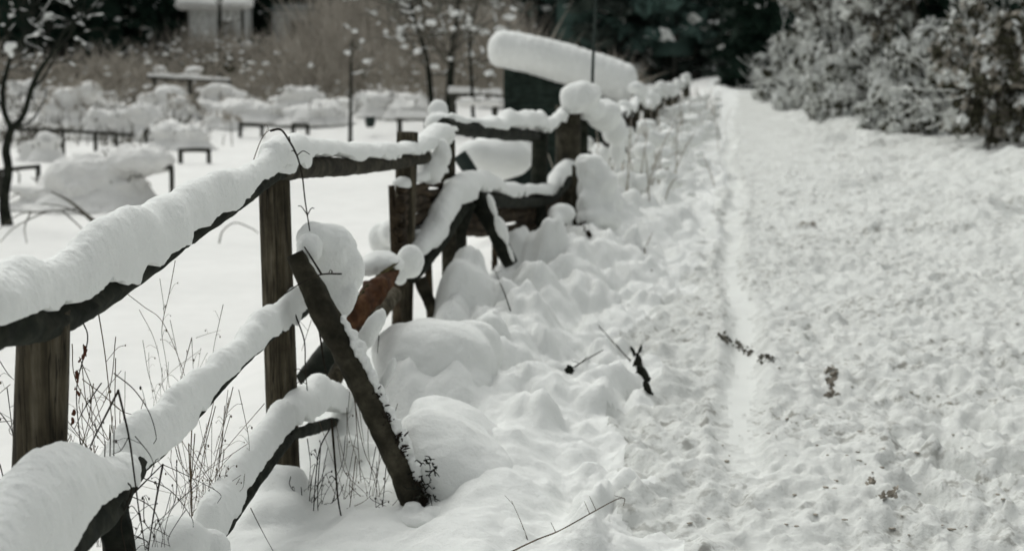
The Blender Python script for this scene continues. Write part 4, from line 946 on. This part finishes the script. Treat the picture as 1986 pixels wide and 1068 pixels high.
for i, (px, Y, sc, v, lab) in enumerate([(20, 54, 1.05, 0, 'dark conifer behind the fruit tree at the left corner'), (105, 56, 1.1, 1, 'dark conifer second from the left corner'), (190, 55, 1.0, 2, 'blackest conifer, third from the left'), (268, 57, .95, 0, 'dark conifer just left of the pale hut'),
                                     (325, 63, .9, 1, 'smaller conifer touching the left side of the pale hut'), (500, 66, 1.1, 2, 'dark conifer between the two huts'), (640, 67, 1.15, 0, 'dark conifer right of the grey plank hut')]):
    add_conifer(lab, px, 110, Y, sc, v, rz=i * 1.3)
add_conifer('tall black conifer left of the frosted bushes at the path end', 1478, 150, 62, 1.15, 1, rz=2)
add_conifer('dark conifer behind the frosted tree at the upper right', 1700, 120, 44, 1.1, 2, rz=.5)
add_conifer('dark snow-flecked conifer in the upper right corner', 1905, 150, 30, .95, 0, rz=1.1)
add_conifer('dark conifer just left of the upper right corner one', 1820, 140, 36, 1.0, 1, rz=4.0)
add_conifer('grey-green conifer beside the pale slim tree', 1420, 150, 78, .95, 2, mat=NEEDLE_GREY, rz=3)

# far forest: one mass
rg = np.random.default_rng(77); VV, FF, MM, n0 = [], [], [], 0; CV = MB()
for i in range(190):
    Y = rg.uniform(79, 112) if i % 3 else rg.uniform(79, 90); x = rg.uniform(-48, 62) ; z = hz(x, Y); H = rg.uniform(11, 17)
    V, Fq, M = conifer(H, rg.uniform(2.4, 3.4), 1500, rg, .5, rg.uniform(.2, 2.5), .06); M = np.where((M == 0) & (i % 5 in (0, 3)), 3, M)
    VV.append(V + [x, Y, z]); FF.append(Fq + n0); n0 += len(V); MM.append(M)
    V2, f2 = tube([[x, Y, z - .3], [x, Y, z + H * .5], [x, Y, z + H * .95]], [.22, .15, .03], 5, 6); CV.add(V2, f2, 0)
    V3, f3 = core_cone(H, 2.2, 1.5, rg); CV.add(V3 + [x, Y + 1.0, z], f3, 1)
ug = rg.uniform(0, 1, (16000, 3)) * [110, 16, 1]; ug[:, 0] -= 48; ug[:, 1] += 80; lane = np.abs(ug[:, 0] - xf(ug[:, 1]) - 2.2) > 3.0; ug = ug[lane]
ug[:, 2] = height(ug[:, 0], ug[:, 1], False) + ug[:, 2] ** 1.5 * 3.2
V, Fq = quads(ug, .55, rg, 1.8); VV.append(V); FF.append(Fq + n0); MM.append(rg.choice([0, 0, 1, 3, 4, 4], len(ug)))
fo = solo('forest', 'hazy blue-green conifer forest closing the view', 'forest', np.concatenate(VV), np.concatenate(FF), [NEEDLE_HAZED, FROST, FROST, NEEDLE_GREY, TWIG_GREY], midx=np.concatenate(MM), smooth=False, kind='stuff')
V, f = CV.get(); part('trunks_and_blockers', V, f, [TRUNK_FAR, NEEDLE_HAZED], fo, midx=CV.m)  # tree trunks plus the added cones that block light

# brown brush along the far edge of the garden
rg = np.random.default_rng(9); mb_v = []; n_t = 19000
bx = rg.uniform(-27, 5.0, n_t); by = rg.uniform(44, 59, n_t)
bx = np.minimum(bx, xf(by) - 3.0)
bz = height(bx, by, False)
keep = rg.random(n_t) < .35 + .65 * ss(-.5, .5, fbm(bx * .5, by * .5, 0, 12, 2))
bx, by, bz = bx[keep], by[keep], bz[keep]; n_t = len(bx)
pxs = CX + FPX * bx / by; hgt = (1 + 1.6 * ss(540, 640, pxs) * ss(1100, 960, pxs)) * rg.uniform(.3, 1.25, n_t) * (.55 + .8 * ss(-.5, .6, fbm(bx * .3, by * .3, 0, 15, 2)))
b0 = np.column_stack([bx, by, bz + rg.uniform(-.1, .5, n_t)]); tip = b0 + np.column_stack([rg.normal(0, .65, n_t), rg.normal(0, .4, n_t), hgt])
side = np.cross(tip - b0, np.array([0, 1., 0])); side /= np.linalg.norm(side, axis=1)[:, None] + 1e-9; side *= .017
mid = (b0 + tip) / 2 + rg.normal(0, .08, (n_t, 3)); dep_ = np.array([0, .013, 0])
V = np.stack([b0 - side, b0 + side, b0 + dep_, mid - side, mid + side, mid + dep_, tip], 1).reshape(-1, 3)
base_i = np.arange(n_t)[:, None] * 7
T = np.concatenate([base_i + np.array(t) for t in ([0, 1, 4], [0, 4, 3], [1, 2, 5], [1, 5, 4], [2, 0, 3], [2, 3, 5], [3, 4, 6], [4, 5, 6], [5, 3, 6])])
br = solo('brush', 'brown leafless brush covering the slope behind the garden', 'brush', V, T, TWIG, kind='stuff')
ns = 950; sx_ = rg.uniform(-27, 4, ns); sy_ = rg.uniform(44, 58, ns); sx_ = np.minimum(sx_, xf(sy_) - 3.2); C = np.column_stack([sx_, sy_, height(sx_, sy_, False) + rg.uniform(.05, 1.3, ns)])
Vs = MB()
for c_ in C:
    s = rg.uniform(.03, .085); V3, f3 = ico(c_, (s * rg.uniform(1, 2), s, s * .6), 1); V3 = V3 + s * .35 * rg.normal(0, .5, V3.shape); Vs.add(V3, f3)
part('snow', *Vs.get(), SNOW, br)
C = np.column_stack([rg.uniform(-27, 3, 5000), rg.uniform(46, 60, 5000), np.zeros(5000)]); C[:, 0] = np.minimum(C[:, 0], xf(C[:, 1]) - 3.5); C[:, 2] = height(C[:, 0], C[:, 1], False) + rg.uniform(0, .8, 5000)
V, Fq = quads(C, .11, rg, 2.2); part('dead_leaves', V, Fq, LEAF_OLIVE, br, smooth=False)

# frosted bushes on the right of the path
def bush_mesh(seed, R, H, n, mixw, size=.07, lean=0.0):
    rg = np.random.default_rng(seed); nc = 34
    a = rg.uniform(0, 6.283, nc); rr = R * np.sqrt(rg.random(nc)) * .9; zz = H * rg.uniform(.0, .95, nc)
    rr = rr * np.sqrt(np.clip(1.05 - (zz / H) ** 1.5, .1, 1))
    cc = np.column_stack([rr * np.cos(a) + lean * zz, rr * np.sin(a), zz]); cs = rg.uniform(.10, .27, nc) * R
    which = rg.integers(0, nc, n); p = rg.normal(0, 1, (n, 3)); p /= np.linalg.norm(p, axis=1)[:, None]; p *= rg.random((n, 1)) ** .45
    C = cc[which] + p * cs[which][:, None] * np.array([1.25, 1.25, .85])
    C[:, 2] = np.maximum(C[:, 2], .02)
    nz = fbm(C[:, 0] * 6.5 / R, C[:, 1] * 6.5 / R, C[:, 2] * 7.5 / R, seed, 2); upn = p[:, 2]
    sc = .45 * upn + 1.5 * nz + rg.normal(0, .14, n)
    q = np.quantile(sc, [mixw[0], mixw[0] + mixw[1]]); M = np.where(sc < q[0], 0, np.where(sc < q[1], 1, 2))
    V, Fq = quads(C, size, rg, 1.7)
    mb = MB(); tips = []
    for k in range(9):
        d = np.array([rg.normal(lean, .38), rg.normal(0, .45), 1.]); d /= np.linalg.norm(d)
        grow(mb, [rg.normal(0, .3 * R), rg.normal(0, .3 * R), -.1], d, H * .62, .022, 2, rg, tips, .55, 0, 4, .006)
    return (V, Fq, M), mb.get()
def place_bush(label, px, Y, sc, bm_, mats, rz=0., name='frosted_bush', cat='bush', sz=1.0):
    (V, Fq, M), (tv, tf) = bm_; q = P(px, 200, Y); z = hz(q[0], Y) - .12; t = thing(name, label, cat, (q[0], Y, z)); ca, sa = math.cos(rz), math.sin(rz)
    R_ = lambda A: np.column_stack([A[:, 0] * ca - A[:, 1] * sa, A[:, 0] * sa + A[:, 1] * ca, A[:, 2] * sz * 1.22]) * sc + np.array([q[0], Y, z])
    part('foliage', R_(V), Fq, mats, t, midx=M, smooth=False); part('stems', R_(tv), tf, FROST if FROST in mats else BARK_BROWN, t)
    return t
B = [bush_mesh(200 + k, 1.3, 1.9, 6200, m, s) for k, (m, s) in enumerate([((.34, .30), .072), ((.24, .34), .078), ((.48, .28), .066), ((.30, .32), .08)])]
MA = [LEAF_OLIVE, FROST, SNOW]; MG = [TWIG_GREY, FROST, FROST]; MD = [NEEDLE, LEAF_OLIVE, SNOW]; MF = [LEAF_OLIVE, FROST, SNOW]  # dark first slot: leaves, and painted shade for the gaps between them
place_bush('dark brown bush flecked with snow at the right edge', 2005, 21.0, 1.0, B[2], [LEAF_OLIVE, TWIG, SNOW], 0)
place_bush('brown snowy bush second from the right edge', 1910, 24.0, .95, B[2], [LEAF_OLIVE, TWIG, FROST], 1.2)
place_bush('grey frosted bush below the leaning frosted trunk', 1800, 27, .9, B[0], MF, 2.1)
place_bush('low pale frosted bush in front of the right-hand bushes', 1735, 30, .72, B[1], MF, 3.2)
place_bush('frosted bush with a dark hollow at its foot', 1655, 34, .85, B[0], MA, .7)
place_bush('pale frosted bush beside the dark hollow', 1590, 42, 1.0, B[1], MA, 4.5)
place_bush('frosted bush where the bushes meet the path end', 1530, 50, .95, B[3], MF, 5.2)
place_bush('greyish bush farthest up the right side of the path', 1500, 60, .85, B[0], MF, .3)
place_bush('tall frosted bush rising behind the pale one', 1690, 40, 1.5, B[3], MF, 1.5)
place_bush('large grey-white frosted bush under the frosted crown', 1620, 48, 1.6, B[1], [LEAF_OLIVE, FROST, FROST], 2.5)
place_bush('tall frosted bush behind the leaning frosted trunk', 1800, 33, 1.35, B[0], [LEAF_OLIVE, TWIG, FROST], 4.0)
place_bush('dark snow-speckled bush under the corner conifer', 1935, 27, 1.3, B[2], [NEEDLE, LEAF_OLIVE, FROST], 3.0)
place_bush('dark bush beyond the right edge bush', 2080, 24, 1.3, B[2], [NEEDLE, LEAF_OLIVE, FROST], 5.0)
# frosted tree with leaning trunk
def frosted_tree(label, trunk, Y, r, crowns, seed, n=5000, mats=None):
    rg = np.random.default_rng(seed); w = [P(a, b, Y) for a, b in trunk]; w[-1][2] = hz(w[-1][0], Y) - .1
    t = thing('frosted_tree', label, 'tree', w[-1]); w = w[::-1]; part('trunk', *tube(w, list(np.linspace(r, r * .55, len(w))), 30, 10, .12, 4), FROST, t)
    C = []; P_ = []
    for (px, py, rx, ry) in crowns:
        k = Y / FPX; m = int(n * rx * ry / sum(c[2] * c[3] for c in crowns)); p = rg.normal(0, 1, (m, 3)); p /= np.linalg.norm(p, axis=1)[:, None]; p *= rg.random((m, 1)) ** .5
        C.append(P(px, py, Y + rg.uniform(-.5, .5)) + p * np.array([rx * k, rx * k, ry * k])); P_.append(p[:, 2])
    C = np.concatenate(C); up = np.concatenate(P_); nz = fbm(C[:, 0] * 2.2, C[:, 1] * 2.2, C[:, 2] * 3, seed, 3)
    ok = nz > -.45; C, up, nz = C[ok], up[ok], nz[ok]; sc = .3 * up + .9 * nz + rg.normal(0, .3, len(C)); M = np.where(sc < np.quantile(sc, .38), 0, np.where(sc < np.quantile(sc, .8), 1, 2))
    V, Fq = quads(C, .085, rg, 1.8); part('crown', V, Fq, mats or [TWIG_GREY, FROST, SNOW], t, midx=M, smooth=False)
    mb = MB(); tips = []; q = curve(np.array(w), 30)
    for _ in range(16):
        d = rg.normal(0, 1, 3); d[2] = abs(d[2]) * .7; grow(mb, q[rg.integers(8, 30)], d / np.linalg.norm(d), 1.3, r * .4, 1, rg, tips, .6)
    part('branches', *mb.get(), TWIG_GREY, t)
frosted_tree('frosted tree whose whitened trunk leans above the right-hand bushes', [(1755, -120), (1775, -20), (1795, 55), (1815, 130), (1835, 215)], 30, .10, [(1740, -40, 90, 50), (1770, 30, 26, 60), (1690, 20, 60, 40), (1800, 90, 20, 50), (1810, -80, 90, 50)], 300, 6500, [TWIG_GREY, FROST, FROST])
frosted_tree('frosted grey-white tree arching over the pale bushes', [(1600, -60), (1630, 20), (1650, 90), (1660, 190)], 42, .10, [(1600, 10, 70, 40), (1660, 40, 60, 40), (1560, -20, 70, 40), (1690, 80, 50, 40), (1640, -60, 100, 50)], 310, 7500, [TWIG_GREY, FROST, FROST])

# ------------------------------------------------------------------ light: overcast winter day
w = bpy.data.worlds.new('World'); SC.world = w; w.use_nodes = True; nt = w.node_tree; bg = nt.nodes['Background']
sky = nt.nodes.new('ShaderNodeTexSky'); sky.sky_type = 'NISHITA'; sky.sun_disc = False
SUN_EL, SUN_AZ = math.radians(52), math.radians(-25)      # high, behind the cloud, ahead and to the left
sky.sun_elevation = SUN_EL; sky.sun_rotation = SUN_AZ; sky.dust_density = 4; sky.air_density = 1; sky.ozone_density = 1
hs = nt.nodes.new('ShaderNodeHueSaturation'); hs.inputs['Saturation'].default_value = .10; nt.links.new(sky.outputs[0], hs.inputs['Color'])
tint = nt.nodes.new('ShaderNodeMix'); tint.data_type = 'RGBA'; tint.blend_type = 'MULTIPLY'; tint.inputs[0].default_value = 1; tint.inputs[7].default_value = (.975, 1.0, .972, 1)
nt.links.new(hs.outputs[0], tint.inputs[6]); nt.links.new(tint.outputs[2], bg.inputs['Color']); bg.inputs['Strength'].default_value = .148
sd = bpy.data.lights.new('sun', 'SUN'); sd.energy = .85; sd.angle = math.radians(60); sd.color = (1.0, .985, .95); so = bpy.data.objects.new('sun', sd); COL.objects.link(so)
dirv = Vector((math.sin(SUN_AZ) * math.cos(SUN_EL), math.cos(SUN_AZ) * math.cos(SUN_EL), math.sin(SUN_EL)))
so.rotation_euler = (-dirv).to_track_quat('-Z', 'Y').to_euler(); so.location = (0, 0, 30)
SC.view_settings.view_transform = 'Standard'; SC.view_settings.look = 'None'; SC.view_settings.exposure = 0; SC.view_settings.gamma = 1
SC.render.engine = 'CYCLES'; SC.cycles.use_denoising = True; SC.cycles.max_bounces = 10; SC.cycles.diffuse_bounces = 5
